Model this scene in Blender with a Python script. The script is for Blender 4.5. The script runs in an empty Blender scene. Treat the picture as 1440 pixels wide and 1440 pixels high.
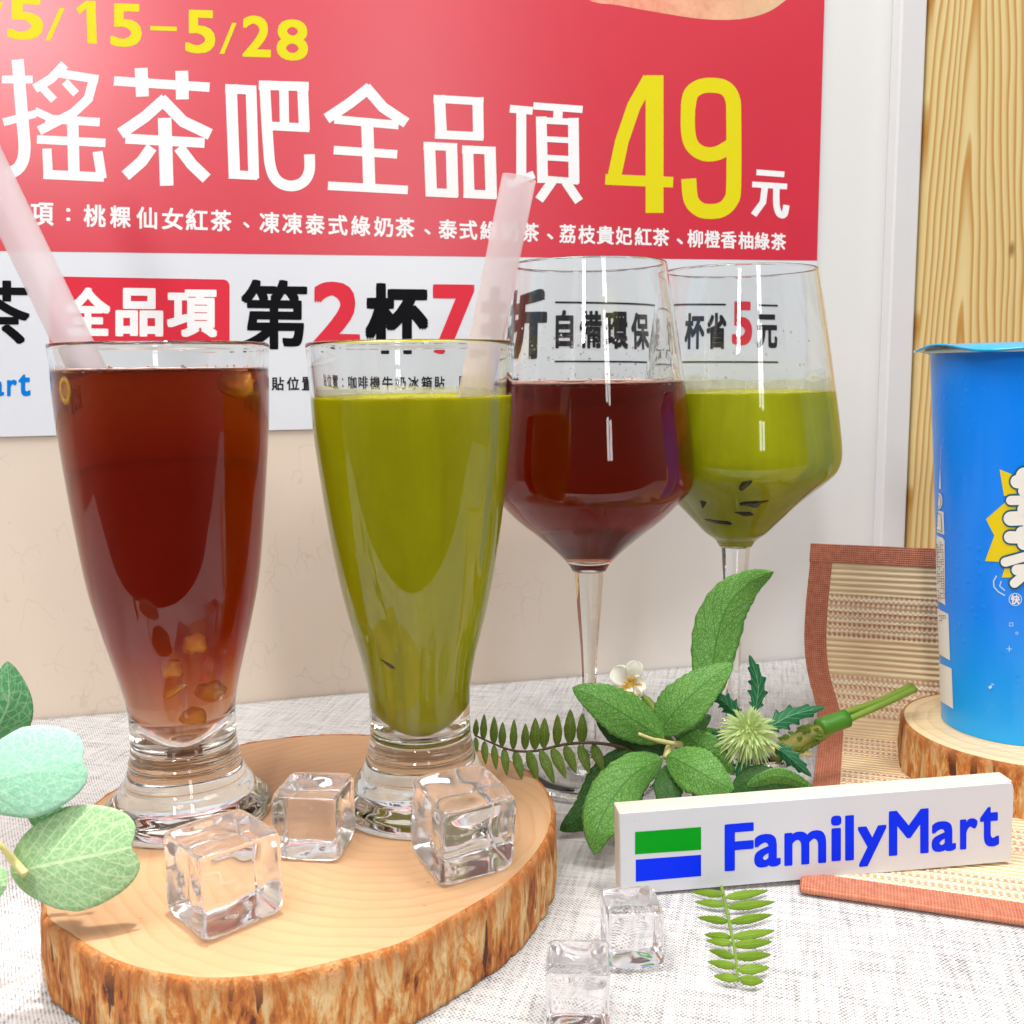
import bpy, bmesh, math, random
from mathutils import Vector, Matrix, noise, geometry
R_ = math.radians
random.seed(7)
SC = bpy.context.scene
COL = SC.collection
U = 0.01                      # everything below is written in centimetres

# ------------------------------------------------------------------ camera
H = 19.0
F = 1440.0
cam_rot = Matrix.Rotation(R_(82), 3, 'X') @ Matrix.Rotation(R_(-0.7), 3, 'Z')
CAM = Vector((0, 0, H))
cd = bpy.data.cameras.new('camera'); cam = bpy.data.objects.new('camera', cd); COL.objects.link(cam)
cam.matrix_world = Matrix.Translation(CAM*U) @ cam_rot.to_4x4()
cd.sensor_width = 36; cd.lens = 36; cd.clip_start = 0.01; cd.clip_end = 50
SC.camera = cam
cd.dof.use_dof = True; cd.dof.focus_distance = 0.40; cd.dof.aperture_fstop = 32

# ------------------------------------------------------------------ view and sampling
SC.view_settings.view_transform = 'Standard'; SC.view_settings.look = 'None'
SC.view_settings.exposure = 0.46; SC.view_settings.gamma = 1.0
SC.view_settings.use_curve_mapping = False
SC.render.engine = 'CYCLES'
cy = SC.cycles
cy.max_bounces = 24; cy.transmission_bounces = 22; cy.glossy_bounces = 8; cy.diffuse_bounces = 5
cy.transparent_max_bounces = 16; cy.volume_bounces = 3
cy.caustics_reflective = True; cy.caustics_refractive = True; cy.blur_glossy = 0.4
cy.sample_clamp_indirect = 6.0
try:
    cy.use_denoising = True; cy.denoiser = 'OPENIMAGEDENOISE'
except Exception:
    pass

# ------------------------------------------------------------------ room light (world)
W = bpy.data.worlds.new('World'); SC.world = W; W.use_nodes = True
wn = W.node_tree; wn.nodes.clear()
def wnode(t, **k):
    n = wn.nodes.new(t)
    for a, b in k.items(): setattr(n, a, b)
    return n
wo = wnode('ShaderNodeOutputWorld'); wb = wnode('ShaderNodeBackground'); wt = wnode('ShaderNodeTexCoord')
ws = wnode('ShaderNodeSeparateXYZ'); wr = wnode('ShaderNodeValToRGB'); wm = wnode('ShaderNodeMapRange')
wm.inputs[1].default_value = -1; wm.inputs[2].default_value = 1
cr = wr.color_ramp
cr.elements[0].position = 0.0; cr.elements[0].color = (0.42, 0.36, 0.31, 1)
cr.elements[1].position = 1.0; cr.elements[1].color = (1.0, 0.99, 0.97, 1)
for p, c in ((0.40, (0.40, 0.36, 0.33, 1)), (0.52, (0.5, 0.48, 0.46, 1)), (0.70, (0.85, 0.84, 0.82, 1))):
    e = cr.elements.new(p); e.color = c
wn.links.new(wt.outputs['Generated'], ws.inputs[0]); wn.links.new(ws.outputs[2], wm.inputs[0])
wn.links.new(wm.outputs[0], wr.inputs[0]); wd = wnode('ShaderNodeMapRange'); wn.links.new(ws.outputs[1], wd.inputs[0]); wd.inputs[1].default_value = -0.75; wd.inputs[2].default_value = 0.1; wd.inputs[3].default_value = 0.22
wz = wnode('ShaderNodeMapRange'); wn.links.new(ws.outputs[2], wz.inputs[0]); wz.inputs[1].default_value = 0.35; wz.inputs[2].default_value = 0.6
wx = wnode('ShaderNodeMath', operation='MAXIMUM'); wn.links.new(wd.outputs[0], wx.inputs[0]); wn.links.new(wz.outputs[0], wx.inputs[1])
wq = wnode('ShaderNodeMix', data_type='RGBA', blend_type='MULTIPLY'); wq.inputs[0].default_value = 1
wn.links.new(wr.outputs[0], wq.inputs[6]); wn.links.new(wx.outputs[0], wq.inputs[7])
wn.links.new(wq.outputs[2], wb.inputs[0]); wn.links.new(wb.outputs[0], wo.inputs[0])
wb.inputs[1].default_value = 0.54

def area(name, loc, target, sx, sy, watts, color=(1, 1, 1)):
    l = bpy.data.lights.new(name, 'AREA'); l.shape = 'RECTANGLE'; l.size = sx*U; l.size_y = sy*U
    l.energy = watts; l.color = color
    o = bpy.data.objects.new(name, l); COL.objects.link(o)
    o.location = Vector(loc)*U
    o.rotation_euler = (Vector(target)-Vector(loc)).to_track_quat('-Z', 'Y').to_euler()
    return o
area('ceiling_lamp', (-35, 12, 120), (0, 40, 0), 60, 60, 9.5, (1, 0.97, 0.93))
area('ceiling_lamp', (60, 10, 130), (8, 36, 0), 50, 90, 5.2, (1, 0.98, 0.95))
area('shop_lamp', (-25, -98, 85), (-20, 56, 37), 11, 30, 4.6, (1, 0.99, 0.98))
for wi in range(2):
    for wj in range(4): area('window_pane', (38.5+8*wi, -75-2*wi, 36+22*wj), (5+8*wi, 36, -26+22*wj), 5.5, 18, 0.24, (1, 0.99, 0.98))
sl_ = bpy.data.lights.new('spot_lamp', 'SPOT'); sl_.energy = 28; sl_.spot_size = R_(19); sl_.spot_blend = 0.55; sl_.shadow_soft_size = 0.018; sl_.color = (1, 0.97, 0.92)
so_ = bpy.data.objects.new('spot_lamp', sl_); COL.objects.link(so_); so_.location = Vector((-8, 33, 95))*U
sm_ = sl_.copy(); sm_.energy = 12; sm_.spot_size = R_(26); sm_.spot_blend = 1.0; sm_.shadow_soft_size = 0.06
sp_ = bpy.data.objects.new('spot_lamp', sm_); COL.objects.link(sp_); sp_.location = Vector((26, 22, 95))*U
sp_.rotation_euler = (Vector((11, 24, 0))-Vector((26, 22, 95))).to_track_quat('-Z', 'Y').to_euler()
so_.rotation_euler = (Vector((-15.5, 23.0, 2))-Vector((-8, 33, 95))).to_track_quat('-Z', 'Y').to_euler()

# ------------------------------------------------------------------ helpers: pixels to places
def ray(x, y):
    return cam_rot @ Vector(((x-720)/F, -(y-720)/F, -1.0))
def onz(x, y, z):
    d = ray(x, y); return CAM + d*((z-CAM.z)/d.z)
def ony(x, y, Y):
    d = ray(x, y); return CAM + d*(Y/d.y)
def proj(p):
    q = cam_rot.transposed() @ (Vector(p)-CAM)
    return 720-F*q.x/q.z, 720+F*q.y/q.z
def depth(p):
    return -(cam_rot.transposed() @ (Vector(p)-CAM)).z

# ------------------------------------------------------------------ helpers: objects
def link(name, me, mat=None, parent=None, origin=None, smooth=True):
    o = bpy.data.objects.new(name, me); COL.objects.link(o)
    if mat is not None:
        for m in (mat if isinstance(mat, (list, tuple)) else [mat]): me.materials.append(m)
    org = Vector(origin) if origin is not None else Vector((0, 0, 0))
    if parent is not None:
        o.parent = parent
        p = parent
        org = Vector((0, 0, 0))
        while p is not None:
            org = org + p.location/U; p = p.parent
    me.transform(Matrix.Scale(U, 4) @ Matrix.Translation(-org))
    if parent is None: o.location = org*U
    if smooth:
        for f in me.polygons: f.use_smooth = True
    me.update()
    return o
def mk(name, verts, faces, mat=None, parent=None, origin=None, smooth=True, uvs=None, fix=False):
    me = bpy.data.meshes.new(name); me.from_pydata([tuple(v) for v in verts], [], faces)
    if uvs is not None:
        ul = me.uv_layers.new(name='UVMap')
        for lp in me.loops: ul.data[lp.index].uv = uvs[lp.vertex_index]
    if fix:
        bm = bmesh.new(); bm.from_mesh(me); bmesh.ops.recalc_face_normals(bm, faces=bm.faces); bm.to_mesh(me); bm.free()
    return link(name, me, mat, parent, origin, smooth)
def root(name, label, cat, loc, group=None):
    o = bpy.data.objects.new(name, None); COL.objects.link(o); o.location = Vector(loc)*U
    o.empty_display_size = 0.01
    return tag(o, label, cat, group)
def tag(o, label=None, cat=None, group=None, kind=None):
    if label: o['label'] = label
    if cat: o['category'] = cat
    if group: o['group'] = group
    if kind: o['kind'] = kind
    return o
def sharp(o, ang=35):
    me = o.data
    me.set_sharp_from_angle(angle=R_(ang))
    return o
def bevel(o, w, seg=2):
    m = o.modifiers.new('Bevel', 'BEVEL'); m.width = w*U; m.segments = seg; m.limit_method = 'ANGLE'
    return o
def boxv(x0, x1, y0, y1, z0, z1):
    v = [(x0, y0, z0), (x1, y0, z0), (x1, y1, z0), (x0, y1, z0), (x0, y0, z1), (x1, y0, z1), (x1, y1, z1), (x0, y1, z1)]
    f = [(0, 3, 2, 1), (4, 5, 6, 7), (0, 1, 5, 4), (1, 2, 6, 5), (2, 3, 7, 6), (3, 0, 4, 7)]
    return v, f
def lathe(profile, c, n=96):
    """profile: (r, z) from the axis at the bottom, outside up, inside down to the axis (a closed solid)"""
    v, f, rings = [], [], []
    for r, z in profile:
        if r < 1e-6:
            rings.append([len(v)]); v.append((c[0], c[1], z))
        else:
            rings.append(list(range(len(v), len(v)+n)))
            for i in range(n):
                a = 2*math.pi*i/n
                v.append((c[0]+r*math.cos(a), c[1]+r*math.sin(a), z))
    for A, B in zip(rings, rings[1:]):
        for i in range(n):
            j = (i+1) % n
            if len(A) == 1 and len(B) == 1: continue
            if len(A) == 1: f.append((A[0], B[j], B[i]))
            elif len(B) == 1: f.append((A[i], A[j], B[0]))
            else: f.append((A[i], A[j], B[j], B[i]))
    return v, f
def spline(pts, n, closed=False):
    """Catmull-Rom through pts (tuples), n samples per span"""
    P = [Vector(p) for p in pts]; out = []
    m = len(P); spans = m if closed else m-1
    for i in range(spans):
        if closed: a, b, c, d = P[(i-1) % m], P[i], P[(i+1) % m], P[(i+2) % m]
        else: a, b, c, d = P[max(i-1, 0)], P[i], P[i+1], P[min(i+2, m-1)]
        for k in range(n):
            t = k/n
            out.append(0.5*((2*b)+(c-a)*t+(2*a-5*b+4*c-d)*t*t+(3*b-a-3*c+d)*t**3))
    if not closed: out.append(P[-1])
    return out
def tube(pts, rad, n=12, caps=True):
    P = [Vector(p) for p in pts]; v, f = [], []
    up = Vector((0.13, 0.31, 0.94))
    for i, p in enumerate(P):
        t = (P[min(i+1, len(P)-1)]-P[max(i-1, 0)]).normalized()
        a = t.cross(up)
        if a.length < 1e-4: a = t.cross(Vector((1, 0, 0)))
        a.normalize(); b = t.cross(a).normalized()
        r = rad[i] if isinstance(rad, (list, tuple)) else rad
        for k in range(n):
            q = 2*math.pi*k/n
            v.append(p+a*(r*math.cos(q))+b*(r*math.sin(q)))
    for i in range(len(P)-1):
        for k in range(n):
            j = (k+1) % n
            f.append((i*n+k, i*n+j, (i+1)*n+j, (i+1)*n+k))
    if caps:
        f.append(tuple(range(n-1, -1, -1))); f.append(tuple((len(P)-1)*n+k for k in range(n)))
    return v, f
class MB:
    def __init__(s): s.v = []; s.f = []; s.uv = []
    def add(s, v, f, uv=None):
        o = len(s.v); s.v += [Vector(p) for p in v]; s.f += [tuple(i+o for i in q) for q in f]
        if uv is not None: s.uv += uv
    def build(s, name, mat, parent=None, **k):
        return mk(name, s.v, s.f, mat, parent, uvs=s.uv if s.uv else None, **k)

# ------------------------------------------------------------------ helpers: materials
def srgb(r, g, b):
    f = lambda c: (c/12.92 if c <= 0.04045 else ((c+0.055)/1.055)**2.4)
    return (f(r/255), f(g/255), f(b/255), 1)
class M:
    def __init__(s, name):
        s.m = bpy.data.materials.new(name); s.m.use_nodes = True; s.t = s.m.node_tree
        s.t.nodes.clear(); s.out = s.n('ShaderNodeOutputMaterial')
    def n(s, t, **k):
        x = s.t.nodes.new(t)
        for a, b in k.items(): setattr(x, a, b)
        return x
    def l(s, a, b): s.t.links.new(a, b)
    def set(s, sock, v):
        if hasattr(v, 'is_linked') or isinstance(v, bpy.types.NodeSocket): s.l(v, sock)
        else: sock.default_value = v
    def math(s, op, a, b=None, c=None, clamp=False):
        x = s.n('ShaderNodeMath', operation=op); x.use_clamp = clamp
        for i, q in enumerate((a, b, c)):
            if q is not None: s.set(x.inputs[i], q)
        return x.outputs[0]
    def mix(s, fac, a, b, mode='MIX'):
        x = s.n('ShaderNodeMix', data_type='RGBA', blend_type=mode)
        s.set(x.inputs[0], fac); s.set(x.inputs[6], a); s.set(x.inputs[7], b)
        return x.outputs[2]
    def coord(s, which='Object'): return s.n('ShaderNodeTexCoord').outputs[which]
    def mapping(s, vec, scale=(1, 1, 1), rot=(0, 0, 0), loc=(0, 0, 0)):
        x = s.n('ShaderNodeMapping'); s.l(vec, x.inputs[0])
        x.inputs['Scale'].default_value = scale; x.inputs['Rotation'].default_value = rot; x.inputs['Location'].default_value = loc
        return x.outputs[0]
    def noise(s, vec, scale, detail=4, rough=0.5, dist=0.0):
        x = s.n('ShaderNodeTexNoise'); s.l(vec, x.inputs['Vector'])
        x.inputs['Scale'].default_value = scale; x.inputs['Detail'].default_value = detail
        x.inputs['Roughness'].default_value = rough; x.inputs['Distortion'].default_value = dist
        return x.outputs['Fac']
    def ramp(s, fac, stops, interp='LINEAR'):
        x = s.n('ShaderNodeValToRGB'); s.l(fac, x.inputs[0]); r = x.color_ramp; r.interpolation = interp
        r.elements[0].position, r.elements[0].color = stops[0]
        r.elements[1].position, r.elements[1].color = stops[-1]
        for p, c in stops[1:-1]:
            e = r.elements.new(p); e.color = c
        return x.outputs[0]
    def bump(s, h, strength=0.3, dist=0.001, normal=None):
        x = s.n('ShaderNodeBump'); s.l(h, x.inputs['Height']); x.inputs['Strength'].default_value = strength
        x.inputs['Distance'].default_value = dist
        if normal is not None: s.l(normal, x.inputs['Normal'])
        return x.outputs[0]
    def pbsdf(s, color, rough=0.5, normal=None, **k):
        b = s.n('ShaderNodeBsdfPrincipled'); s.set(b.inputs['Base Color'], color); s.set(b.inputs['Roughness'], rough)
        if normal is not None: s.l(normal, b.inputs['Normal'])
        for a, v in k.items(): s.set(b.inputs[a.replace('_', ' ')], v)
        s.l(b.outputs[0], s.out.inputs[0]); return b
def plain(name, col, rough=0.5, var=0.06, scale=60, bump=0.0, **k):
    m = M(name); v = m.coord()
    n = m.noise(v, scale, 5)
    f = m.math('MULTIPLY_ADD', n, 2*var, 1-var)
    x = m.n('ShaderNodeMix', data_type='RGBA', blend_type='MULTIPLY'); x.inputs[0].default_value = 1
    x.inputs[6].default_value = col; m.l(f, x.inputs[7])
    nm = m.bump(m.noise(v, scale*6, 3), bump, 0.0005) if bump else None
    m.pbsdf(x.outputs[2], rough, nm, **k)
    return m.m

def glass_mat(name, tint=(0.985, 0.99, 0.985, 1), ior=1.5, bump=0.0, scale=40, rough=0.0):
    m = M(name); g = m.n('ShaderNodeBsdfGlass'); g.inputs['Color'].default_value = tint; g.inputs['IOR'].default_value = ior
    g.inputs['Roughness'].default_value = rough
    if bump: m.l(m.bump(m.noise(m.coord(), scale, 2), bump, 0.002), g.inputs['Normal'])
    m.l(g.outputs[0], m.out.inputs[0]); return m.m
def tea_mat(name, col, density, scat=30.0, ior=1.33, glow=None):
    """the side of a drink lies on the glass itself (ior 1.33/1.5 seen from the glass), its top faces the air (1.33)"""
    m = M(name); g = m.n('ShaderNodeBsdfGlass'); g.inputs['Color'].default_value = (1, 1, 1, 1); g.inputs['IOR'].default_value = ior
    g.inputs['Roughness'].default_value = 0.0
    a = m.n('ShaderNodeVolumeAbsorption'); a.inputs['Color'].default_value = col; a.inputs['Density'].default_value = density
    sc = m.n('ShaderNodeVolumeScatter'); sc.inputs['Color'].default_value = (0.97, 0.40, 0.06, 1); sc.inputs['Density'].default_value = scat; sc.inputs['Anisotropy'].default_value = 0.2
    if glow:                                       # backlit glow put into the density: weaker tea at bottom and near the surface
        sz = m.n('ShaderNodeSeparateXYZ'); m.l(m.coord(), sz.inputs[0])
        f = m.ramp(m.math('MULTIPLY', sz.outputs[2], 1/0.14), [(p, (q, q, q, 1)) for p, q in glow], 'EASE')
        m.l(m.math('MULTIPLY', f, density), a.inputs['Density'])
    ad = m.n('ShaderNodeAddShader'); m.l(a.outputs[0], ad.inputs[0]); m.l(sc.outputs[0], ad.inputs[1])
    m.l(g.outputs[0], m.out.inputs[0]); m.l(ad.outputs[0], m.out.inputs[1]); return m.m
def milk_mat(name, c0, c1):
    m = M(name); v = m.coord()
    n = m.ramp(m.noise(m.mapping(v, (75, 75, 14)), 1.0, 4, 0.55, 0.8), [(0.3, (0, 0, 0, 1)), (0.7, (1, 1, 1, 1))])
    c = m.mix(n, c0, c1)
    m.pbsdf(c, 0.3, None, Specular_IOR_Level=0.04, Subsurface_Weight=0.35, Subsurface_Radius=(0.006, 0.006, 0.002), Subsurface_Scale=0.5)
    return m.m

MAT = {}
MAT['glass'] = glass_mat('clear_glass')
def ice_mat():
    m = M('clear_acrylic'); g = m.n('ShaderNodeBsdfGlass'); g.inputs['IOR'].default_value = 1.45; g.inputs['Color'].default_value = (0.99, 0.985, 0.99, 1)
    g.inputs['Roughness'].default_value = 0.0
    m.l(m.bump(m.noise(m.coord(), 90, 2), 0.025, 0.002), g.inputs['Normal'])
    d = m.n('ShaderNodeBsdfTranslucent'); d.inputs[0].default_value = (0.95, 0.94, 0.96, 1)
    e = m.n('ShaderNodeBsdfDiffuse'); e.inputs[0].default_value = (0.95, 0.94, 0.96, 1)
    a = m.n('ShaderNodeMixShader'); a.inputs[0].default_value = 0.5; m.l(d.outputs[0], a.inputs[1]); m.l(e.outputs[0], a.inputs[2])
    b = m.n('ShaderNodeMixShader'); b.inputs[0].default_value = 0.055; m.l(g.outputs[0], b.inputs[1]); m.l(a.outputs[0], b.inputs[2])
    m.l(b.outputs[0], m.out.inputs[0]); return m.m
MAT['ice'] = ice_mat()
T1 = ((0.84, 0.36, 0.02, 1), 155, 17); T2 = ((0.83, 0.34, 0.03, 1), 125, 12)
GLOW = [(0.0, 0.42), (0.12, 0.5), (0.34, 1.2), (0.66, 1.05), (0.95, 0.66)]
MAT['tea'] = [tea_mat('red_tea', *T1, ior=1.33/1.5, glow=GLOW), tea_mat('red_tea_surface', *T1, glow=GLOW)]
MAT['tea2'] = [tea_mat('dark_red_tea', *T2, ior=1.33/1.5), tea_mat('dark_red_tea_surface', *T2)]
MAT['green'] = milk_mat('green_milk_tea', srgb(172, 168, 6), srgb(192, 190, 16))
MAT['green2'] = milk_mat('pale_green_milk_tea', srgb(174, 178, 12), srgb(194, 198, 24))

def straw_mat():
    m = M('frosted_straw')
    d = m.n('ShaderNodeBsdfPrincipled'); d.inputs['Base Color'].default_value = srgb(244, 240, 244); d.inputs['Roughness'].default_value = 0.35
    tr = m.n('ShaderNodeBsdfTranslucent'); tr.inputs[0].default_value = srgb(246, 242, 246)
    tp = m.n('ShaderNodeBsdfTransparent'); tp.inputs[0].default_value = (1, 0.98, 0.98, 1)
    a = m.n('ShaderNodeMixShader'); a.inputs[0].default_value = 0.5; m.l(d.outputs[0], a.inputs[1]); m.l(tr.outputs[0], a.inputs[2])
    b = m.n('ShaderNodeMixShader'); b.inputs[0].default_value = 0.6; m.l(a.outputs[0], b.inputs[1]); m.l(tp.outputs[0], b.inputs[2])
    m.l(b.outputs[0], m.out.inputs[0]); return m.m
MAT['straw'] = straw_mat()

def cloth_mat():
    m = M('linen_cloth'); v = m.coord()
    w = m.mapping(v, rot=(0, 0, R_(14)))
    nz = m.n('ShaderNodeTexNoise'); m.l(v, nz.inputs['Vector']); nz.inputs['Scale'].default_value = 90; nz.inputs['Detail'].default_value = 3
    wob = m.n('ShaderNodeVectorMath', operation='SCALE'); m.l(nz.outputs['Color'], wob.inputs[0]); wob.inputs['Scale'].default_value = 0.0012
    ad = m.n('ShaderNodeVectorMath', operation='ADD'); m.l(w, ad.inputs[0]); m.l(wob.outputs[0], ad.inputs[1])
    s = m.n('ShaderNodeSeparateXYZ'); m.l(ad.outputs[0], s.inputs[0])
    k = 2*math.pi/0.0015
    a = m.math('SINE', m.math('MULTIPLY', s.outputs[0], k)); b = m.math('SINE', m.math('MULTIPLY', s.outputs[1], k*0.92))
    wv = m.math('MULTIPLY', a, b)
    # irregular thread thickness along each direction
    t1 = m.noise(m.mapping(w, (640, 40, 1)), 1.0, 2); t2 = m.noise(m.mapping(w, (40, 640, 1)), 1.0, 2)
    thr = m.math('ADD', t1, t2)
    slub = m.noise(m.mapping(w, (900, 240, 1)), 1.0, 2, 0.7)
    h = m.math('ADD', m.math('MULTIPLY', wv, 0.34), m.math('ADD', m.math('MULTIPLY', thr, 0.75), m.math('MULTIPLY', slub, 0.4)))
    c = m.ramp(h, [(0.56, srgb(70, 69, 80)), (0.80, srgb(166, 165, 167)), (1.0, srgb(204, 203, 203))])
    big = m.noise(v, 14, 3)
    c2 = m.mix(m.math('MULTIPLY', big, 0.25), c, srgb(206, 198, 190))
    m.pbsdf(c2, 0.9, m.bump(h, 0.55, 0.0006), Sheen_Weight=0.1)
    return m.m
def wall_mat():
    m = M('wall_paint'); v = m.coord()
    s = m.n('ShaderNodeSeparateXYZ'); m.l(v, s.inputs[0])
    vor = m.n('ShaderNodeTexVoronoi', feature='DISTANCE_TO_EDGE'); vv = m.mapping(v, (80, 80, 45))
    dn = m.n('ShaderNodeTexNoise'); m.l(v, dn.inputs['Vector']); dn.inputs['Scale'].default_value = 60
    sc = m.n('ShaderNodeVectorMath', operation='SCALE'); m.l(dn.outputs['Color'], sc.inputs[0]); sc.inputs['Scale'].default_value = 1.1
    ad = m.n('ShaderNodeVectorMath', operation='ADD'); m.l(vv, ad.inputs[0]); m.l(sc.outputs[0], ad.inputs[1])
    m.l(ad.outputs[0], vor.inputs['Vector']); vor.inputs['Scale'].default_value = 1.0
    crk = m.math('LESS_THAN', vor.outputs['Distance'], 0.018)
    msk = m.math('GREATER_THAN', m.noise(v, 30, 2), 0.52)
    left = m.math('LESS_THAN', s.outputs[0], 0.18)
    k = m.math('MULTIPLY', m.math('MULTIPLY', m.math('MULTIPLY', crk, msk), left), 0.13)
    base = m.mix(m.noise(v, 9, 4), srgb(212, 194, 176), srgb(222, 208, 194))
    xr = m.n('ShaderNodeMapRange'); m.l(s.outputs[0], xr.inputs[0]); xr.inputs[1].default_value = 0.14; xr.inputs[2].default_value = 0.34
    base = m.mix(xr.outputs[0], base, srgb(222, 221, 220))
    c = m.mix(k, base, srgb(150, 110, 90))
    m.pbsdf(c, 0.6, m.bump(m.noise(v, 220, 3), 0.12, 0.0006)); return m.m
def pine_mat():
    m = M('pine_wood'); v = m.coord(); s = m.n('ShaderNodeSeparateXYZ')
    wob = m.noise(m.mapping(v, (14, 1, 3.0)), 1.0, 3, 0.5)
    wob2 = m.noise(m.mapping(v, (50, 1, 9.0)), 1.0, 2, 0.5)
    m.l(v, s.inputs[0])
    u = m.math('ADD', s.outputs[0], m.math('MULTIPLY', m.math('SUBTRACT', wob, 0.5), 0.030))
    u = m.math('ADD', u, m.math('MULTIPLY', m.math('SUBTRACT', wob2, 0.5), 0.004))
    du = m.math('SUBTRACT', u, 0.031)
    r = m.math('SQRT', m.math('ADD', m.math('MULTIPLY', du, du), 0.00001))
    f = m.math('ADD', m.math('MULTIPLY', r, 210.0), m.math('MULTIPLY', s.outputs[2], 10.0))
    fr = m.math('FRACT', f)
    line = m.ramp(fr, [(0.0, (0, 0, 0, 1)), (0.45, (0.18, 0.18, 0.18, 1)), (0.82, (1, 1, 1, 1)), (0.93, (0.75, 0.75, 0.75, 1)), (1.0, (0, 0, 0, 1))])
    fib = m.noise(m.mapping(v, (600, 1, 14)), 1.0, 3)
    base = m.mix(fib, srgb(222, 198, 136), srgb(232, 212, 158))
    c = m.mix(m.math('MULTIPLY', line, 0.85), base, srgb(184, 124, 36))
    kn = m.n('ShaderNodeTexVoronoi'); m.l(m.mapping(v, (34, 1, 15)), kn.inputs['Vector']); kn.inputs['Scale'].default_value = 1.0
    kk = m.ramp(kn.outputs['Distance'], [(0.03, (1, 1, 1, 1)), (0.10, (0, 0, 0, 1))])
    c = m.mix(m.math('MULTIPLY', kk, 0.75), c, srgb(120, 78, 30))
    m.pbsdf(c, 0.42, m.bump(fr, 0.08, 0.0005)); return m.m
def ring_mat(name, c0, c1, cx, cyy, fine=1.0):
    m = M(name); v = m.coord(); s = m.n('ShaderNodeSeparateXYZ'); m.l(v, s.inputs[0])
    dx = m.math('SUBTRACT', s.outputs[0], cx); dy = m.math('SUBTRACT', s.outputs[1], cyy)
    r = m.math('SQRT', m.math('ADD', m.math('MULTIPLY', dx, dx), m.math('MULTIPLY', dy, dy)))
    wob = m.noise(v, 16, 3); wob2 = m.noise(v, 60, 3)
    r2 = m.math('ADD', r, m.math('ADD', m.math('MULTIPLY', wob, 0.009), m.math('MULTIPLY', wob2, 0.0022)))
    ring = m.math('FRACT', m.math('MULTIPLY', r2, 190*fine))
    rr = m.ramp(ring, [(0.0, (0, 0, 0, 1)), (0.6, (0.25, 0.25, 0.25, 1)), (0.9, (1, 1, 1, 1)), (1.0, (0, 0, 0, 1))])
    mod = m.noise(v, 28, 2)
    big = m.noise(v, 22, 4, 0.6)
    base = m.mix(big, c0, c1)
    c = m.mix(m.math('MULTIPLY', m.math('MULTIPLY', rr, mod), 0.62), base, srgb(176, 118, 66))
    st = m.noise(m.mapping(v, (40, 500, 40), rot=(0, 0, R_(12))), 1.0, 3)
    c = m.mix(m.math('MULTIPLY', m.math('SUBTRACT', st, 0.45, clamp=True), 0.9), c, srgb(190, 138, 90))
    sp = m.math('GREATER_THAN', m.noise(m.mapping(v, (260, 420, 260)), 1.0, 1), 0.79)
    c = m.mix(m.math('MULTIPLY', sp, 0.6), c, srgb(140, 78, 36))
    m.pbsdf(c, 0.5, m.bump(ring, 0.06, 0.0004)); return m.m
def bark_mat(name, tone=1.0):
    m = M(name); v = m.coord()
    lo = m.noise(m.mapping(v, (150, 150, 45)), 1.0, 6, 0.68, 0.8)
    hi = m.noise(m.mapping(v, (520, 520, 110)), 1.0, 4, 0.65, 0.3)
    h = m.math('ADD', m.math('MULTIPLY', lo, 0.7), m.math('MULTIPLY', hi, 0.3))
    c = m.ramp(h, [(0.36, srgb(96, 40, 14)), (0.42, srgb(168, 92, 34)), (0.48, srgb(198, 124, 54)), (0.52, srgb(208, 158, 98)), (0.58, srgb(222, 190, 138)), (0.68, srgb(196, 134, 72))])
    crk = m.math('LESS_THAN', m.noise(m.mapping(v, (150, 150, 16), loc=(3, 1, 0)), 1.0, 3, 0.6), 0.36)
    c = m.mix(m.math('MULTIPLY', crk, 0.9), c, srgb(70, 26, 14))
    s = m.n('ShaderNodeSeparateXYZ'); m.l(v, s.inputs[0])
    lipn = m.math('ADD', s.outputs[2], m.math('MULTIPLY', m.noise(m.mapping(v, (120, 120, 120)), 1.0, 3), 0.006))
    lip = m.n('ShaderNodeMapRange'); m.l(lipn, lip.inputs[0]); lip.inputs[1].default_value = 0.0205; lip.inputs[2].default_value = 0.027
    c = m.mix(m.math('MULTIPLY', lip.outputs[0], 0.7), c, srgb(180, 106, 48))
    m.pbsdf(c, 0.75, m.bump(h, 1.0, 0.004)); return m.m
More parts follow.
